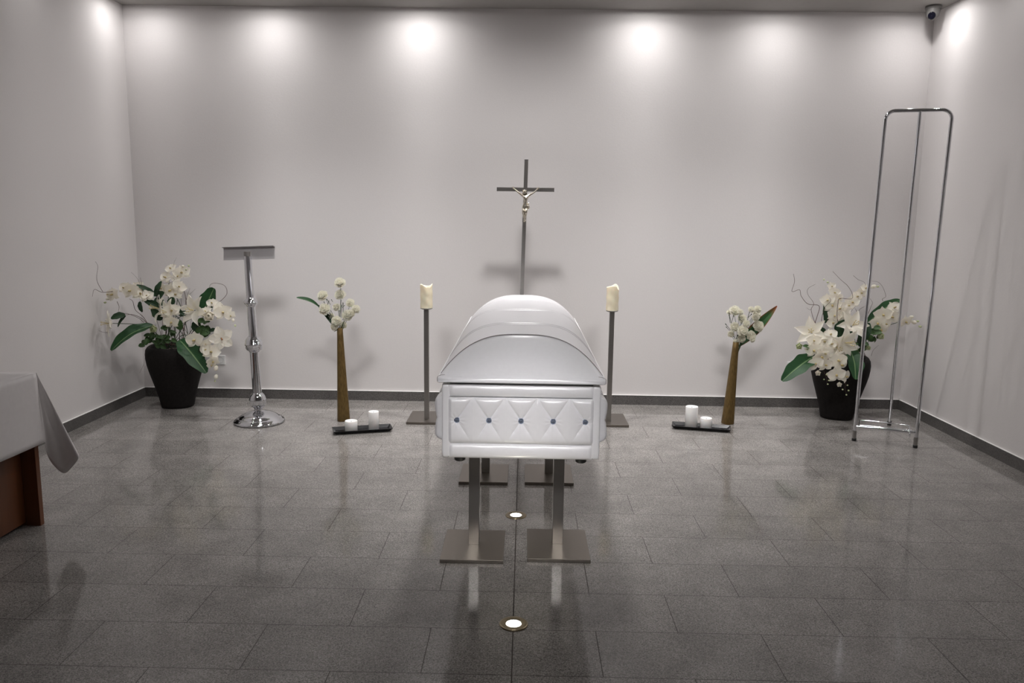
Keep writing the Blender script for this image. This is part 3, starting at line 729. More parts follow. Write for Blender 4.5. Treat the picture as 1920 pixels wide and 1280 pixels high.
# ------------------------------------------------------------------ carnation vases
def carnations(items, buds, Y, nx, ny, label, base_px):
    b = at(*base_px, Y); t = thing('carnation_spray', label, 'flowers', (b.x, b.y, b.z), 'white carnation sprays in the bronze vases')
    t['label'] = label; st = MB(); rr = random.Random(len(items)*7+1)
    for i, (px, py, s) in enumerate(items):
        dy = rr.uniform(-.04, .05); p = at(px, py, Y+dy); size = s/1473*(Y+.1)*1.18
        out = (p-Vector(b)); n = Vector((out.x*1.3, -.5+dy*3, out.z*.9+.05)); n.normalize()
        flower('carnation', p, size, n, rr.uniform(0, 6), t)
        k = p-n*size*.55; j = lerp(b, k, .62)+Vector((rr.uniform(-.008, .008), 0, rr.uniform(-.01, .01)))
        st.tube(smooth_path([b+Vector((rr.uniform(-.006, .006), rr.uniform(-.006, .006), -.06)), lerp(b, j, .6), j, k], 4), .0016, 5)
    st.build('stems', 'stem', t)
    for (x0, y0, x1, y1) in buds:
        a_ = at(x0, y0, Y-.02); c_ = at(x1, y1, Y-.02)
        mb = MB(); mb.tube([a_, lerp(a_, c_, .6), c_], [.0016, .0022, .0012], 5)
        d_ = (c_-a_).normalized(); mb.tube([lerp(a_, c_, .7), lerp(a_, c_, .88), c_], [.002, .0045, .001], 6)
        mb.build('bud_stem', 'calyx', t)
    return t
LV = 6.085
carnations([(637.5, 529.7, 18), (637.5, 552, 18), (604.7, 554, 18), (608.5, 579, 19), (631, 575.6, 13), (656.5, 567.5, 14), (667.4, 579, 14), (650.7, 591, 18), (658, 587, 13), (621, 592.5, 11), (631, 602, 17), (626.6, 612, 13), (643.5, 609, 12)],
           [(611, 573, 607, 565), (613, 575, 617, 563), (640, 596, 641, 570), (637, 594, 636, 581), (644, 588, 643, 566), (620, 571, 612, 560), (624, 566, 621, 561), (620, 590, 617, 580), (641, 600, 645, 597), (626, 622, 633, 618), (638, 545, 638.5, 534), (642, 577, 646, 572)],
           LV, 0, 0, 'white carnations in the left bronze vase, topmost bloom rising highest', (636.8, 617))
lt = thing('strap_leaf', 'long narrow dark leaf drooping left from the left bronze vase', 'leaf', tuple(at(636.8, 617, LV)))
leaf(lt, at(636, 620, LV), at(597, 572, LV+.02), .030, -.10, (-.3, -.75, .6), 'leaf_dark', 'stalk_blade', tip=.5, fold=.35)
leaf(lt, at(600, 577, LV+.02), at(556, 558, LV-.10), .050, .10, (-.1, -.55, .8), 'leaf', 'drooping_blade', tip=.55, fold=.2)
RV = 6.195
carnations([(1378, 582, 17), (1388.5, 584.5, 10), (1367.5, 585, 9), (1392, 597, 15), (1399.5, 606, 12), (1377.5, 612.5, 15), (1393, 620, 18), (1390.5, 634, 14), (1370.6, 626, 11), (1381, 642, 12), (1409, 580, 11), (1421, 579, 12), (1419, 588, 15), (1417, 595, 13), (1422, 611, 19), (1408.5, 629, 16), (1411, 636, 10)],
           [(1369, 605, 1367, 588), (1371, 606, 1376, 590), (1370, 619, 1359.5, 606), (1368, 619.5, 1361, 612), (1379.5, 636, 1375, 630), (1380, 636, 1383.5, 627), (1402, 596, 1406, 582), (1403, 595, 1410, 588), (1388, 612, 1391, 604), (1387, 591, 1388.5, 588)],
           RV, 0, 0, 'white carnations in the right bronze vase, fanned against a broad leaf', (1383, 649))
lt = thing('strap_leaf', 'broad pointed green leaf with red edge rising right from the right bronze vase', 'leaf', tuple(at(1383, 649, RV)))
leaf(lt, at(1383, 650, RV+.03), at(1457, 573.5, RV+.05), .088, -.05, (-.35, -.8, .45), 'leaf_red', 'blade', tip=.85, fold=.3)

# ------------------------------------------------------------------ potted arrangements
def pot_profile(s=1):
    return [(.118, 0), (.128, .006), (.132, .03), (.145, .09), (.163, .16), (.185, .235), (.207, .31), (.222, .37), (.229, .42), (.231, .46), (.226, .495), (.214, .515), (.204, .522), (.196, .520), (.188, .505), (.19, .47), (.17, .455)]
def arrangement(cx, cy, label, n, rot, flowers, leaves, twigs, small, stems, pxh, shx=0):
    t = thing('potted_flower_arrangement', label, 'potted flowers', (cx, cy, 0), 'potted orchid and lily arrangements')
    pr = pot_profile(); MB().lathe(pr, (cx, cy, 0), 48, n=n, rot=rot, shear=(shx, 0)).build('pot', 'pot', t)
    MB().lathe([(.004, .487), (.10, .485), (.186, .470)], (cx+shx*.47, cy, 0), 32, cap=False).build('soil', 'soil', t)
    rr = random.Random(int(cx*100)); top = Vector((cx+shx*.5, cy, .49)); st = MB()
    for (k, px, py, s, Y, n_, roll) in flowers:
        p = at(px, py, Y); size = s/1473*(Y+.05)*{'orchid': 1.12, 'lily': 1.0, 'hibiscus': 1.08, 'round': 1.1, 'green': 1.1, 'bud': 1.0, 'gbud': .9}[k]
        flower(k, p, size, n_, roll, t)
        if s > 19 and rr.random() < stems:
            b = top+Vector((rr.uniform(-.12, .12), rr.uniform(-.1, .1), -.01)); q = p-Vector(n_).normalized()*size*.25
            mid = lerp(b, q, .5)+Vector((0, 0, .10 if q.z > .6 else .16)); pts = smooth_path([b, lerp(b, mid, .5)+Vector((0, 0, .02)), mid, q], 5)
            st.tube(pts, .0028, 5)
    st.build('flower_stems', 'stem', t)
    for kw in leaves:
        a, b, w, Y0, Y1, face, mat, nm = kw[:8]; ex = kw[8] if len(kw) > 8 else {}
        leaf(t, at(*a, Y0), at(*b, Y1), w/1473*6.3, ex.get('bend', .08), face, mat, nm, tip=ex.get('tip', .6), fold=ex.get('fold', .15), wave=ex.get('wave', .06))
    for pts, Y0, Y1, r in twigs:
        P3 = [at(x, y, Y0+(Y1-Y0)*i/(len(pts)-1)) for i, (x, y) in enumerate(pts)]; sp = smooth_path(P3, 6); m_ = len(sp)
        MB().tube(sp, [r*(1-.55*i/(m_-1)) for i in range(m_)], 6).build('curly_twig', 'twig', t)
    for (px, py, cnt, spread, Y) in small:
        for _ in range(cnt):
            c0 = at(px+rr.uniform(-1, 1)*spread, py+rr.uniform(-1, 1)*spread*.8, Y+rr.uniform(-.05, .05)); dd = Vector((rr.uniform(-1, 1), rr.uniform(-.6, .3), rr.uniform(-.6, 1))).normalized()
            leaf(t, c0-dd*.025, c0+dd*.03, rr.uniform(.026, .042), .1, (rr.uniform(-.6, .6), -1, rr.uniform(0, 1)), 'leaf_ivy', 'small_leaf', tip=.5, fold=.2, nu=8, nv=4)
    return t, top
def F_(k, px, py, s, Y, ax=0, az=.15, roll=0): return (k, px, py, s, Y, (ax, -1, az), roll)
# left pot
ZL = .0
fl = [F_('orchid', 213, 552.5, 27, 6.10, -.4, .1, .3), F_('orchid', 235, 541, 25, 6.16, -.3, .5, -.2), F_('orchid', 246, 546, 29, 6.14, -.1, .2, .2), F_('orchid', 257, 541, 26, 6.2, .2, .4, .5), F_('orchid', 264, 553, 28, 6.16, .3, .8, -.3), F_('orchid', 275, 556, 24, 6.18, .5, .6, .2), F_('bud', 202, 560, 9, 6.1, -.5, 0), F_('gbud', 197, 567, 6, 6.1, -.5, 0), F_('orchid', 205, 552, 17, 6.12, -.8, .1, 0),
      F_('lily', 200, 606, 38, 6.02, -1.3, .1, .3),
      F_('orchid', 321, 504, 20, 6.38, -.2, .6, .4), F_('orchid', 341, 512, 28, 6.38, .3, .3, .2), F_('orchid', 334, 518, 22, 6.36, .2, .2, .9), F_('orchid', 312, 521, 25, 6.36, -.4, .5, -.2), F_('orchid', 304, 541, 24, 6.34, -.6, .1, .1), F_('orchid', 321, 545, 29, 6.33, -.1, .1, 0), F_('orchid', 336, 538, 24, 6.33, .4, .3, -.5), F_('orchid', 329, 553, 24, 6.32, .3, .5, .2), F_('bud', 343, 499, 7, 6.38), F_('gbud', 354, 498, 6, 6.38, .4), F_('gbud', 349, 505, 5, 6.38, .4),
      F_('lily', 292, 577, 42, 6.20, -1.0, .35, .2), F_('lily', 312, 585, 40, 6.18, -.6, .2, .7), F_('orchid', 322, 583, 28, 6.20, .4, .3, .2), F_('orchid', 322, 604, 25, 6.15, .1, -.1, 0),
      F_('lily', 359, 581, 46, 6.22, -.25, .15, .35), F_('orchid', 398, 569, 20, 6.28, 0, .6, 0), F_('orchid', 418, 586, 30, 6.25, .4, .1, .2), F_('orchid', 410, 577, 20, 6.27, .4, .4, 1), F_('orchid', 432, 592, 18, 6.24, .6, 0, .5), F_('bud', 437, 600, 9, 6.24, .5, -.4), F_('gbud', 441, 610, 6, 6.24, .5, -.7),
      F_('round', 393, 593, 28, 6.20, .1, .3), F_('orchid', 386, 585, 22, 6.24, -.1, .6, .3), F_('green', 289, 617, 20, 6.18, -.1, .3), F_('hibiscus', 415, 634, 41, 6.12, .35, .1, .3),
      F_('orchid', 366, 638, 32, 6.10, -.1, .1, .1), F_('orchid', 386, 645, 20, 6.11, .5, -.1, .9), F_('orchid', 396, 661, 30, 6.08, .3, .4, -.3), F_('orchid', 388, 655, 24, 6.09, -.2, .1, .3), F_('orchid', 400, 677, 22, 6.07, .2, -.3, .4), F_('orchid', 397, 684, 16, 6.07, .2, -.3, .4), F_('bud', 405, 690, 12, 6.06, .1, -.8), F_('bud', 405, 706, 11, 6.05, .1, -.8), F_('gbud', 403, 714, 5, 6.05, 0, -1)]
lv = [((287, 609), (208, 657), 30, 6.22, 6.02, (-.25, -.8, .75), 'leaf', 'banana_leaf', {'bend': .12, 'tip': .5, 'fold': .18, 'wave': .09}),
      ((378, 592), (401, 540), 33, 6.32, 6.34, (-.2, -1, .2), 'leaf', 'banana_leaf', {'tip': .42, 'bend': .02}),
      ((337, 637), (387, 699), 34, 6.22, 6.05, (.35, -.9, .45), 'leaf', 'banana_leaf', {'bend': .12, 'tip': .5}),
      ((235, 590), (208, 597), 14, 6.12, 6.08, (0, -.8, .6), 'leaf_dark', 'lily_leaf'), ((236, 592), (221, 613), 8, 6.12, 6.10, (-.6, -.8, .2), 'leaf_dark', 'lily_leaf'),
      ((292, 555), (256, 534), 11, 6.24, 6.18, (0, -.7, .7), 'leaf_dark', 'lily_leaf'), ((292, 556), (303, 527), 12, 6.28, 6.3, (-.3, -1, .2), 'leaf_dark', 'lily_leaf'), ((294, 557), (308, 548), 14, 6.26, 6.22, (.1, -1, .3), 'leaf_dark', 'lily_leaf'),
      ((262, 565), (267, 585), 9, 6.2, 6.18, (-.2, -1, .1), 'leaf_dark', 'lily_leaf'), ((300, 575), (270, 563), 12, 6.24, 6.2, (0, -1, .5), 'leaf_dark', 'lily_leaf'), ((303, 600), (284, 577), 14, 6.24, 6.2, (.2, -1, .3), 'leaf_dark', 'lily_leaf'), ((290, 560), (312, 572), 13, 6.28, 6.24, (.2, -1, .3), 'leaf_dark', 'lily_leaf'),
      ((320, 577), (325, 557), 15, 6.24, 6.24, (-.1, -1, .2), 'leaf_dark', 'rounded_leaf', {'tip': .4}), ((337, 618), (338, 600), 12, 6.24, 6.24, (.1, -1, .2), 'leaf_ivy', 'rounded_leaf', {'tip': .4}),
      ((345, 592), (330, 578), 10, 6.26, 6.24, (.1, -1, .2), 'leaf_dark', 'lily_leaf'), ((352, 588), (338, 586), 9, 6.26, 6.24, (.1, -1, .2), 'leaf_dark', 'lily_leaf'), ((364, 620), (372, 598), 14, 6.26, 6.24, (.1, -1, .2), 'leaf_dark', 'lily_leaf'), ((390, 622), (408, 618), 8, 6.2, 6.15, (.1, -.8, .6), 'leaf_dark', 'lily_leaf'), ((385, 652), (372, 660), 12, 6.12, 6.10, (0, -1, 0), 'leaf_dark', 'lily_leaf')]
c1 = lambda L: [(160+x/3.2, 440+y/3.2) for x, y in L]
tw = [(c1([(560, 660), (455, 640), (380, 540), (345, 490), (300, 450), (285, 400), (265, 385)]), 6.36, 6.15, .0032), (c1([(500, 660), (400, 570), (350, 510), (290, 480), (240, 480)]), 6.36, 6.1, .0032), (c1([(350, 525), (320, 500), (250, 472), (225, 478)]), 6.2, 6.12, .0022),
      (c1([(165, 340), (100, 345), (55, 328), (42, 370)]), 6.05, 5.98, .0022), (c1([(105, 342), (75, 290), (68, 250), (75, 190), (60, 160)]), 6.03, 6.0, .0018), (c1([(190, 400), (202, 430), (198, 460)]), 6.08, 6.08, .0022),
      (c1([(600, 650), (700, 500), (780, 420), (820, 390), (850, 350), (835, 305), (780, 290), (750, 300), (745, 325)]), 6.4, 6.3, .0026), (c1([(585, 655), (600, 500), (605, 400), (590, 330), (565, 280)]), 6.42, 6.36, .0034), (c1([(600, 420), (610, 370), (628, 320)]), 6.38, 6.38, .0016), (c1([(600, 400), (625, 360), (660, 325)]), 6.38, 6.38, .0014), (c1([(575, 650), (590, 520), (575, 400), (570, 350)]), 6.42, 6.4, .0022),
      (c1([(440, 285), (500, 290), (535, 270), (515, 255), (480, 265)]), 6.33, 6.33, .0014), (c1([(345, 365), (338, 300), (330, 255)]), 6.14, 6.14, .0018), (c1([(345, 330), (310, 260), (275, 225)]), 6.2, 6.2, .0011), (c1([(80, 575), (110, 585), (150, 588)]), 5.97, 6.0, .0014),
      (c1([(362, 690), (355, 760), (345, 790), (325, 830)]), 6.25, 6.2, .0012), (c1([(525, 195), (535, 160), (548, 135)]), 6.38, 6.38, .0010)]
rr = random.Random(3)
for k in range(13):
    x = 430+k*16; tw.append((c1([(x+rr.uniform(-6, 10), 668), (x+rr.uniform(-14, 10), 600), (x+rr.uniform(-30, 20), 530+rr.uniform(-30, 30))]), 6.42+rr.uniform(-.06, .06), 6.35, rr.uniform(.0022, .0036)))
sml = [(285, 631, 10, 12, 6.22), (300, 641, 9, 11, 6.25), (273, 643, 2, 4, 6.2), (267, 649, 1, 2, 6.18), (381, 607, 9, 12, 6.26), (374, 616, 6, 10, 6.26), (384, 628, 4, 7, 6.2), (320, 632, 5, 12, 6.3), (308, 614, 2, 3, 6.25), (325, 625, 2, 4, 6.25)]
arrangement(-2.925, 6.475, 'white orchids and lilies in a charcoal pot in the left corner beside the lectern', 2.5, .25, fl, lv, tw, sml, .5, 0)

# right pot
fr = [F_('gbud', 1545, 524, 5, 6.4), F_('gbud', 1552, 529, 6, 6.4), F_('orchid', 1559, 537, 16, 6.40, .2, .3, .2), F_('orchid', 1564, 549, 21, 6.38, .1, .2, -.1), F_('orchid', 1552, 563, 24, 6.36, -.5, .1, .2), F_('orchid', 1560, 573, 28, 6.35, -.2, .1, 0), F_('orchid', 1573, 579, 28, 6.34, 0, .2, .3), F_('orchid', 1583, 587, 24, 6.33, .3, .1, .2), F_('orchid', 1564, 592, 24, 6.32, -.1, .1, -.2), F_('orchid', 1561, 606, 22, 6.32, 0, .3, .4), F_('orchid', 1572, 560, 20, 6.37, .5, .2, .3), F_('orchid', 1557, 628, 24, 6.22, -.1, .6, .2), F_('orchid', 1574, 597, 22, 6.33, 0, .2, .8),
      F_('orchid', 1598, 567, 24, 6.38, -.2, .2, .1), F_('orchid', 1606, 557, 22, 6.4, .1, .4, .4), F_('orchid', 1614, 550, 20, 6.41, .2, .3, .1), F_('orchid', 1622, 541, 18, 6.42, .2, .5, 0), F_('bud', 1638, 537, 11, 6.45, .6, .4), F_('gbud', 1646, 537, 6, 6.45, .8, .2), F_('orchid', 1591, 573, 20, 6.37, 0, .2, 0),
      F_('orchid', 1655, 591, 30, 6.44, -.1, .1, .1), F_('orchid', 1671, 594, 28, 6.46, .1, .0, -.1), F_('orchid', 1676, 578, 26, 6.48, .1, .6, .4), F_('orchid', 1645, 606, 28, 6.42, -.2, -.1, .3), F_('orchid', 1651, 617, 24, 6.42, 0, -.4, .2), F_('orchid', 1660, 607, 20, 6.43, .2, 0, .2), F_('orchid', 1697, 603, 22, 6.5, .2, -.2, .2), F_('bud', 1709, 594, 9, 6.5, .4, .2), F_('bud', 1714, 604, 11, 6.5, .4, 0), F_('gbud', 1721, 602, 6, 6.5, .6, 0), F_('gbud', 1725, 612, 7, 6.5, .6, -.2),
      F_('lily', 1521, 622, 46, 6.15, -.45, .35, .2), F_('orchid', 1526, 639, 24, 6.10, -.2, .2, .1), F_('lily', 1601, 608, 46, 6.22, .05, .5, .5), F_('lily', 1590, 643, 50, 6.12, .5, .05, .1), F_('lily', 1571, 652, 40, 6.14, .1, -.1, .6),
      F_('orchid', 1545, 641, 27, 6.12, -.1, .3, .2), F_('orchid', 1557, 646, 24, 6.12, .4, .5, 0), F_('orchid', 1526, 657, 28, 6.08, -.3, .0, .2), F_('orchid', 1545, 661, 30, 6.07, .1, -.1, 0), F_('orchid', 1540, 668, 28, 6.06, 0, -.3, .4), F_('orchid', 1530, 682, 27, 6.05, -.4, .1, .4), F_('orchid', 1547, 684, 26, 6.05, .1, 0, .1), F_('orchid', 1571, 676, 30, 6.06, 0, .1, .1), F_('orchid', 1576, 684, 26, 6.06, .4, 0, .5), F_('orchid', 1568, 703, 30, 6.04, -.2, 0, .2), F_('orchid', 1585, 706, 22, 6.05, .6, .1, .7),
      F_('round', 1533, 699, 14, 6.03, -.1, .1), F_('round', 1573, 720.5, 13, 6.02, 0, .1), F_('green', 1498, 649, 17, 6.1, -.2, .2), F_('green', 1650, 630, 18, 6.36, .3, .2), F_('green', 1627, 652, 13, 6.3, .2, .2), F_('gbud', 1514, 655, 9, 6.1, -.4, .3),
      F_('gbud', 1545, 711, 4, 6.03), F_('gbud', 1550, 702, 5, 6.03), F_('gbud', 1554, 713, 4.5, 6.03), F_('gbud', 1552, 720, 4.5, 6.03), F_('gbud', 1580, 730, 4.5, 6.03), F_('gbud', 1589, 722, 4.5, 6.03), F_('gbud', 1591, 732, 5, 6.03), F_('gbud', 1587, 740, 4.5, 6.03)]
lr = [((1527, 667), (1466, 714), 31, 6.15, 5.98, (-.3, -.9, .55), 'leaf', 'banana_leaf', {'bend': .10, 'tip': .5, 'fold': .18, 'wave': .08}),
      ((1594, 655), (1604, 711), 32, 6.22, 6.02, (.15, -1, .3), 'leaf', 'banana_leaf', {'bend': .10, 'tip': .45}),
      ((1626, 606), (1688, 562), 22, 6.54, 6.62, (-.1, -.75, .65), 'leaf', 'banana_leaf', {'bend': .16, 'tip': .5}),
      ((1552, 610), (1547, 566), 12, 6.36, 6.4, (-.3, -1, .1), 'leaf_dark', 'lily_leaf'), ((1548, 634), (1536, 612), 14, 6.28, 6.28, (-.2, -1, .2), 'leaf_dark', 'lily_leaf'), ((1565, 618), (1585, 600), 14, 6.3, 6.3, (0, -1, .2), 'leaf_dark', 'lily_leaf'), ((1578, 635), (1570, 605), 16, 6.28, 6.28, (0, -1, .2), 'leaf_dark', 'lily_leaf'), ((1600, 632), (1583, 626), 16, 6.2, 6.2, (.1, -1, .3), 'leaf_dark', 'lily_leaf', {'tip': .4}),
      ((1616, 640), (1630, 605), 16, 6.34, 6.36, (0, -1, .2), 'leaf_dark', 'lily_leaf'), ((1612, 650), (1618, 615), 16, 6.32, 6.34, (0, -1, .2), 'leaf_dark', 'lily_leaf'), ((1545, 640), (1540, 620), 14, 6.24, 6.24, (0, -1, .2), 'leaf_dark', 'lily_leaf')]
c2 = lambda L: [(1460+x/6.4, 500+y/6.4) for x, y in L]
c3 = lambda L: [(1440+x/3.2, 480+y/3.2) for x, y in L]
c4 = lambda L: [(1600+x/6.4, 500+y/6.4) for x, y in L]
tr_ = [(c2([(510, 800), (500, 720), (440, 680), (460, 600), (485, 470), (350, 445), (270, 350), (250, 275), (160, 297), (190, 180), (178, 85)]), 6.36, 6.3, .0030), (c2([(500, 760), (440, 680), (390, 520), (420, 440), (350, 330), (355, 260), (440, 210)]), 6.36, 6.32, .0022), (c2([(395, 505), (370, 515), (335, 490)]), 6.34, 6.34, .0013),
       (c2([(505, 780), (515, 640), (530, 560), (560, 480), (625, 410), (610, 370)]), 6.36, 6.3, .0026), (c2([(725, 860), (720, 700), (700, 600), (710, 450), (735, 380), (870, 385), (885, 330), (830, 230), (740, 150), (650, 55)]), 6.3, 6.28, .0026), (c2([(935, 605), (940, 550), (920, 500)]), 6.38, 6.38, .0026), (c2([(940, 565), (975, 510), (1030, 478)]), 6.38, 6.38, .0018),
       (c4([(180, 560), (215, 470), (230, 430), (200, 380)]), 6.42, 6.42, .0018), (c4([(355, 410), (350, 385), (388, 360), (380, 310), (345, 230), (290, 180), (220, 172)]), 6.44, 6.42, .0018), (c4([(0, 105), (60, 155), (130, 185), (150, 240)]), 6.42, 6.42, .0014), (c4([(215, 1070), (240, 1000), (305, 940)]), 6.36, 6.36, .0014),
       (c3([(335, 690), (345, 715), (352, 735), (355, 768)]), 6.04, 6.03, .0016), (c3([(460, 745), (465, 770), (462, 800), (472, 828)]), 6.04, 6.03, .0016), (c3([(460, 395), (500, 330), (560, 270)]), 6.4, 6.4, .0018)]
for k in range(9):
    x = 1565+k*7; tr_.append(([(x+rr.uniform(-2, 3), 668), (x+rr.uniform(-4, 4), 645), (x+rr.uniform(-8, 8), 615)], 6.42+rr.uniform(-.04, .06), 6.36, rr.uniform(.0022, .0034)))
sr = [(1554, 640, 3, 8, 6.2), (1640, 622, 5, 9, 6.38), (1633, 632, 4, 7, 6.36), (1620, 650, 4, 8, 6.3), (1600, 655, 5, 12, 6.3), (1512, 650, 1, 3, 6.12), (1565, 652, 3, 8, 6.2), (1612, 612, 4, 6, 6.34)]
arrangement(2.640, 6.470, 'white orchids and lilies in a charcoal pot in the right corner behind the easel', 2.6, -.3, fr, lr, tr_, sr, .35, .05)

# ------------------------------------------------------------------ table with cloth
TXR, TXL, TYF, TYN, TZ = -2.475, -3.30, 3.885, 2.10, .795
tb = thing('side_table', 'dark reddish wooden table at the left edge under a white cloth', 'table', ((TXL+TXR)/2, (TYF+TYN)/2, 0))
MB().box(((TXL+TXR)/2, (TYF+TYN)/2, TZ-.02), (TXR-TXL-.02, TYF-TYN-.02, .036)).build('tabletop', 'wood', tb, bevel=.002)
for y in (TYF-.03, TYN+.03): MB().box(((TXL+TXR)/2, y, (TZ-.04)/2), (TXR-TXL-.02, .032, TZ-.04)).build('end_panel', 'wood', tb, bevel=.0015)
MB().box((TXR-.095, (TYF+TYN)/2, .37), (.022, TYF-TYN-.10, .70)).build('front_panel', 'wood', tb, bevel=.001)
cl = MB(); X0, Y0 = TXR, TYF; DR = .362; zt = TZ+.003
# top
cl.grid(lambda u, v: (TXL+(X0-TXL)*u, TYN+(Y0-TYN)*v, zt+.0006*math.sin(u*23)*math.sin(v*31)), 20, 30)
# camera-side drop along x = X0, gently waving
def side(u, v):
    y = TYN+(Y0-TYN)*u; k = v
    return (X0+.004*(1-math.exp(-v*20))+.010*k*k*math.sin(y*5.1+1)+.006*k, y, zt-DR*k)
cl.grid(side, 60, 14)
def far(u, v):
    x = TXL+(X0-TXL)*u; return (x, Y0+.004+.010*v*v*math.sin(x*7)+.004*v, zt-DR*v)
cl.grid(far, 30, 14)
def nearf(u, v):
    x = TXL+(X0-TXL)*u; return (x, TYN-.004-.004*v, zt-DR*v)
cl.grid(nearf, 20, 8)
# corner fold: hem line of the spare cloth, from the side drop out to the tip and back to the far drop
hem = [Vector(side(1, 1)), Vector((X0+.006, Y0+.035, .345)), Vector((X0+.030, Y0+.060, .275)), Vector((X0+.060, Y0+.080, .243)), Vector((X0+.100, Y0+.085, .278)), Vector((X0+.138, Y0+.080, .325)), Vector((X0+.128, Y0+.098, .345)), Vector((X0+.080, Y0+.100, .330)), Vector((X0+.030, Y0+.070, .37)), Vector(far(1, 1))]
hs = smooth_path(hem, 6); cor = Vector((X0, Y0, zt))
def ear(u, v):
    i = u*(len(hs)-1); a = int(min(i, len(hs)-2)); h = hs[a].lerp(hs[a+1], i-a)
    p = cor.lerp(h, v); s = math.sin(PI*v)
    return p+Vector((.012*s*math.sin(u*9), -.010*s*math.sin(u*7+1), .0))
cl.grid(ear, len(hs)-1, 16)
ob = cl.build('tablecloth', 'cloth', fix=False)
sd = ob.modifiers.new('solid', 'SOLIDIFY'); sd.thickness = .0012; sd.offset = 1
tag(ob, 'plain white tablecloth hanging in a corner fold over the wooden side table', 'tablecloth')

# ------------------------------------------------------------------ sockets, security camera, downlights
def socket(x, z, label):
    t = thing('wall_socket', label, 'socket', (x, YB-.0005, z), 'white wall sockets')
    mb = MB(); mb.box((x, YB-.006, z), (.084, .011, .084)); mb.build('frame', 'plastic_white', t, bevel=.003)
    g = MB().lathe([(.027, 0), (.026, .001), (.0245, -.007), (.001, -.007)], seg=28, cap=False).xf(frame_from((0, -1, 0), loc=(x, YB-.0125, z))); g.build('socket_well', 'socket_in', t)
    h = MB()
    for s in (-1, 1): h.lathe([(.0032, 0), (.0032, .002)], seg=10).xf(frame_from((0, -1, 0), loc=(x+s*.0095, YB-.008, z)), len(h.v)-40)
    h.build('pin_hole', 'dark', t)
socket(-2.672, .342, 'white wall socket low on the back wall beside the left pot flowers')
socket(2.355, .365, 'white wall socket mostly hidden behind the right pot big leaf')
sx_, sy_ = 3.205, 6.60
sec = thing('security_camera', 'small grey dome security camera under the ceiling in the right corner', 'camera', (sx_, sy_, ZC))
MB().lathe([(.058, -.0), (.060, -.004), (.060, -.020), (.056, -.024)], (sx_, sy_, ZC), 32).build('mount', 'plastic_grey', sec)
MB().lathe([(.054, -.022), (.052, -.05), (.046, -.075), (.036, -.086), (.01, -.09)], (sx_, sy_, ZC), 32).build('housing', 'plastic_grey', sec)
eb = MB().ball((sx_-.012, sy_-.012, ZC-.070), .042, 24, 16); eb.build('eyeball', 'plastic_grey', sec)
dr = Vector((-.45, -.85, -.35)).normalized()
ec = Vector((sx_-.012, sy_-.012, ZC-.070))
MB().lathe([(.027, .030), (.0285, .036), (.028, .044), (.025, .046), (.018, .044), (.001, .047)], seg=28).xf(frame_from(dr, loc=ec)).build('lens', 'lens', sec)

def spot(name, loc, target, power, size, blend, col=(1, .98, .965), rad=.03):
    l = bpy.data.lights.new(name, 'SPOT'); l.energy = power; l.spot_size = math.radians(size); l.spot_blend = blend; l.color = col; l.shadow_soft_size = rad
    o = bpy.data.objects.new(name, l); COL.objects.link(o); o.location = loc
    o.rotation_euler = (Vector(target)-Vector(loc)).to_track_quat('-Z', 'Y').to_euler(); return o
def beam(name, loc, power, stops, rad=.03):
    """downlight with a measured-looking beam: (degrees from straight down, relative intensity)"""
    l = bpy.data.lights.new(name, 'SPOT'); l.energy = power; l.spot_size = math.radians(179); l.spot_blend = .05; l.color = (1, .98, .965); l.shadow_soft_size = rad
    l.use_nodes = True; nt = l.node_tree; em = nt.nodes['Emission']
    tc = N(nt, 'ShaderNodeTexCoord'); sp = N(nt, 'ShaderNodeSeparateXYZ'); lk(nt, tc.outputs['Normal'], sp.inputs[0])
    ab = N(nt, 'ShaderNodeMath', operation='ABSOLUTE'); lk(nt, sp.outputs['Z'], ab.inputs[0])
    ac = N(nt, 'ShaderNodeMath', operation='ARCCOSINE'); lk(nt, ab.outputs[0], ac.inputs[0])
    mu = N(nt, 'ShaderNodeMath', operation='MULTIPLY'); lk(nt, ac.outputs[0], mu.inputs[0]); mu.inputs[1].default_value = 2/PI
    rp = N(nt, 'ShaderNodeValToRGB'); lk(nt, mu.outputs[0], rp.inputs[0]); cr_ = rp.color_ramp
    while len(cr_.elements) < len(stops): cr_.elements.new(.5)
    for e, (a, v) in zip(cr_.elements, stops): e.position = a/90
    for e, (a, v) in zip(cr_.elements, stops): e.color = (v, v, v, 1)
    lk(nt, rp.outputs['Color'], em.inputs['Strength'])
    o = bpy.data.objects.new(name, l); COL.objects.link(o); o.location = loc; return o
BEAM = [(0, .18), (8, .13), (16, .070), (25, .046), (35, .037), (45, .031), (55, .0245), (65, .018), (72, .0135), (79, .0072), (85, .0040), (90, 0)]
def fixture(x, y, label):
    t = thing('ceiling_downlight', label, 'light', (x, y, ZC), 'ceiling downlights')
    MB().lathe([(.024, -.0012), (.0255, -.002), (.031, -.002), (.032, 0)], (x, y, ZC), 28, cap=False).build('trim_ring', 'ceiling', t)
    MB().lathe([(.001, -.0008), (.024, -.0008)], (x, y, ZC), 24, cap=False).build('lens', 'glow_lamp', t)
WD = YB-.325
KW = 610
names = ['in the left corner', 'second from the left corner', 'left of the cross', 'right of the cross', 'second from the right corner', 'in the right corner']
for x, WD, pw, nm in zip((-3.11, -2.12, -.89, .965, 2.01, 3.06), (6.49, 6.48, 6.48, 6.472, 6.438, 6.40), (.62, .9, 1.15, 1.15, 1.0, .82), names):
    fixture(x, WD, 'round ceiling downlight washing the back wall '+nm)
    beam('downlight_lamp', (x, WD, ZC-.004), KW*pw, BEAM, .02)
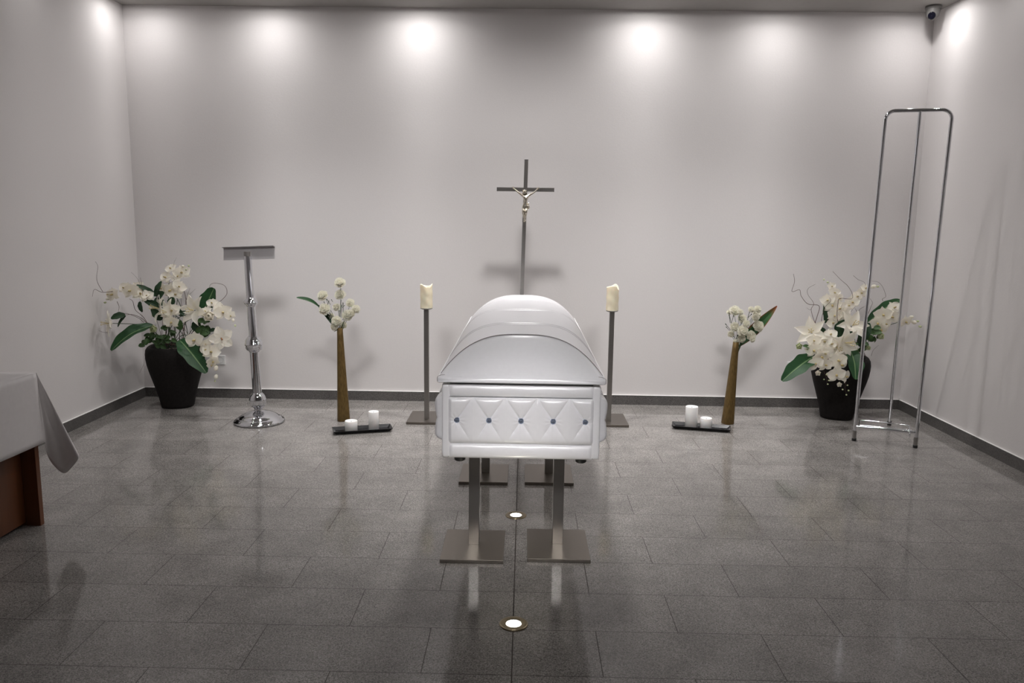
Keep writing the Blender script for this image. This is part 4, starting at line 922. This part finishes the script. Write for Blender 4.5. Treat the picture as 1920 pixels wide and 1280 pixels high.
for x, yy, pw, nm in ((-3.10, 5.45, .15, 'left wall'), (3.04, 5.6, .15, 'right wall')):
    fixture(x, yy, 'round ceiling downlight washing the '+nm); beam('downlight_lamp', (x, yy, ZC-.004), KW*pw, BEAM)
BEAM2 = [(0, .8), (15, .9), (25, .66), (33, .42), (40, .27), (48, .16), (55, .125), (62, .08), (70, .04), (80, .005), (90, 0)]
for x, yy, pw, nm in ((.03, 5.58, 520, 'ceiling downlight in front of the standing cross'), (-1.75, 5.55, 185, 'ceiling downlight in front of the left bronze vase'), (1.75, 5.55, 185, 'ceiling downlight in front of the right bronze vase'), (0, 3.9, 85, 'ceiling downlight straight above the coffin'),
                    (-1.4, -2.6, 120, 'left added fill downlight behind the camera'), (1.4, -2.6, 120, 'right added fill downlight behind the camera')):  # this rear pair is added as soft frontal fill
    fixture(x, yy, nm); beam('downlight_lamp', (x, yy, ZC-.004), pw, BEAM2, .13)
for x, yy, pw, tgt, cone, rad, nm in ((0, -.4, 1250, (0, 3.32, .83), 17, .45, 'added fill spotlight aimed at the near end of the coffin'),  # added fill to brighten the coffin end, not a known fixture
                                (-1.2, 3.0, 380, (-1.75, 6.6, .5), 54, .35, 'added fill spotlight aimed at the flowers in the left corner'), (1.2, 3.0, 380, (1.75, 6.6, .5), 54, .35, 'added fill spotlight aimed at the flowers in the right corner')):  # pair added as fill for the corner flowers
    fixture(x, yy, nm); spot('downlight_lamp', (x, yy, ZC-.004), tgt, pw, cone, 1, rad=rad)
for x, y in ((-.020, 2.937), (-.024, 4.109)):
    spot('uplight_lamp', (x, y, .006), (x, y+.05, 1), 5, 130, 1, (1, .93, .72), .02)

# ------------------------------------------------------------------ world and colour
w = bpy.data.worlds.new('world'); sc.world = w; w.use_nodes = True
w.node_tree.nodes['Background'].inputs['Color'].default_value = (.5, .5, .55, 1); w.node_tree.nodes['Background'].inputs['Strength'].default_value = .02
sc.view_settings.view_transform = 'Standard'; sc.view_settings.look = 'None'; sc.view_settings.gamma = 1; sc.view_settings.exposure = .08
sc.view_settings.use_curve_mapping = False
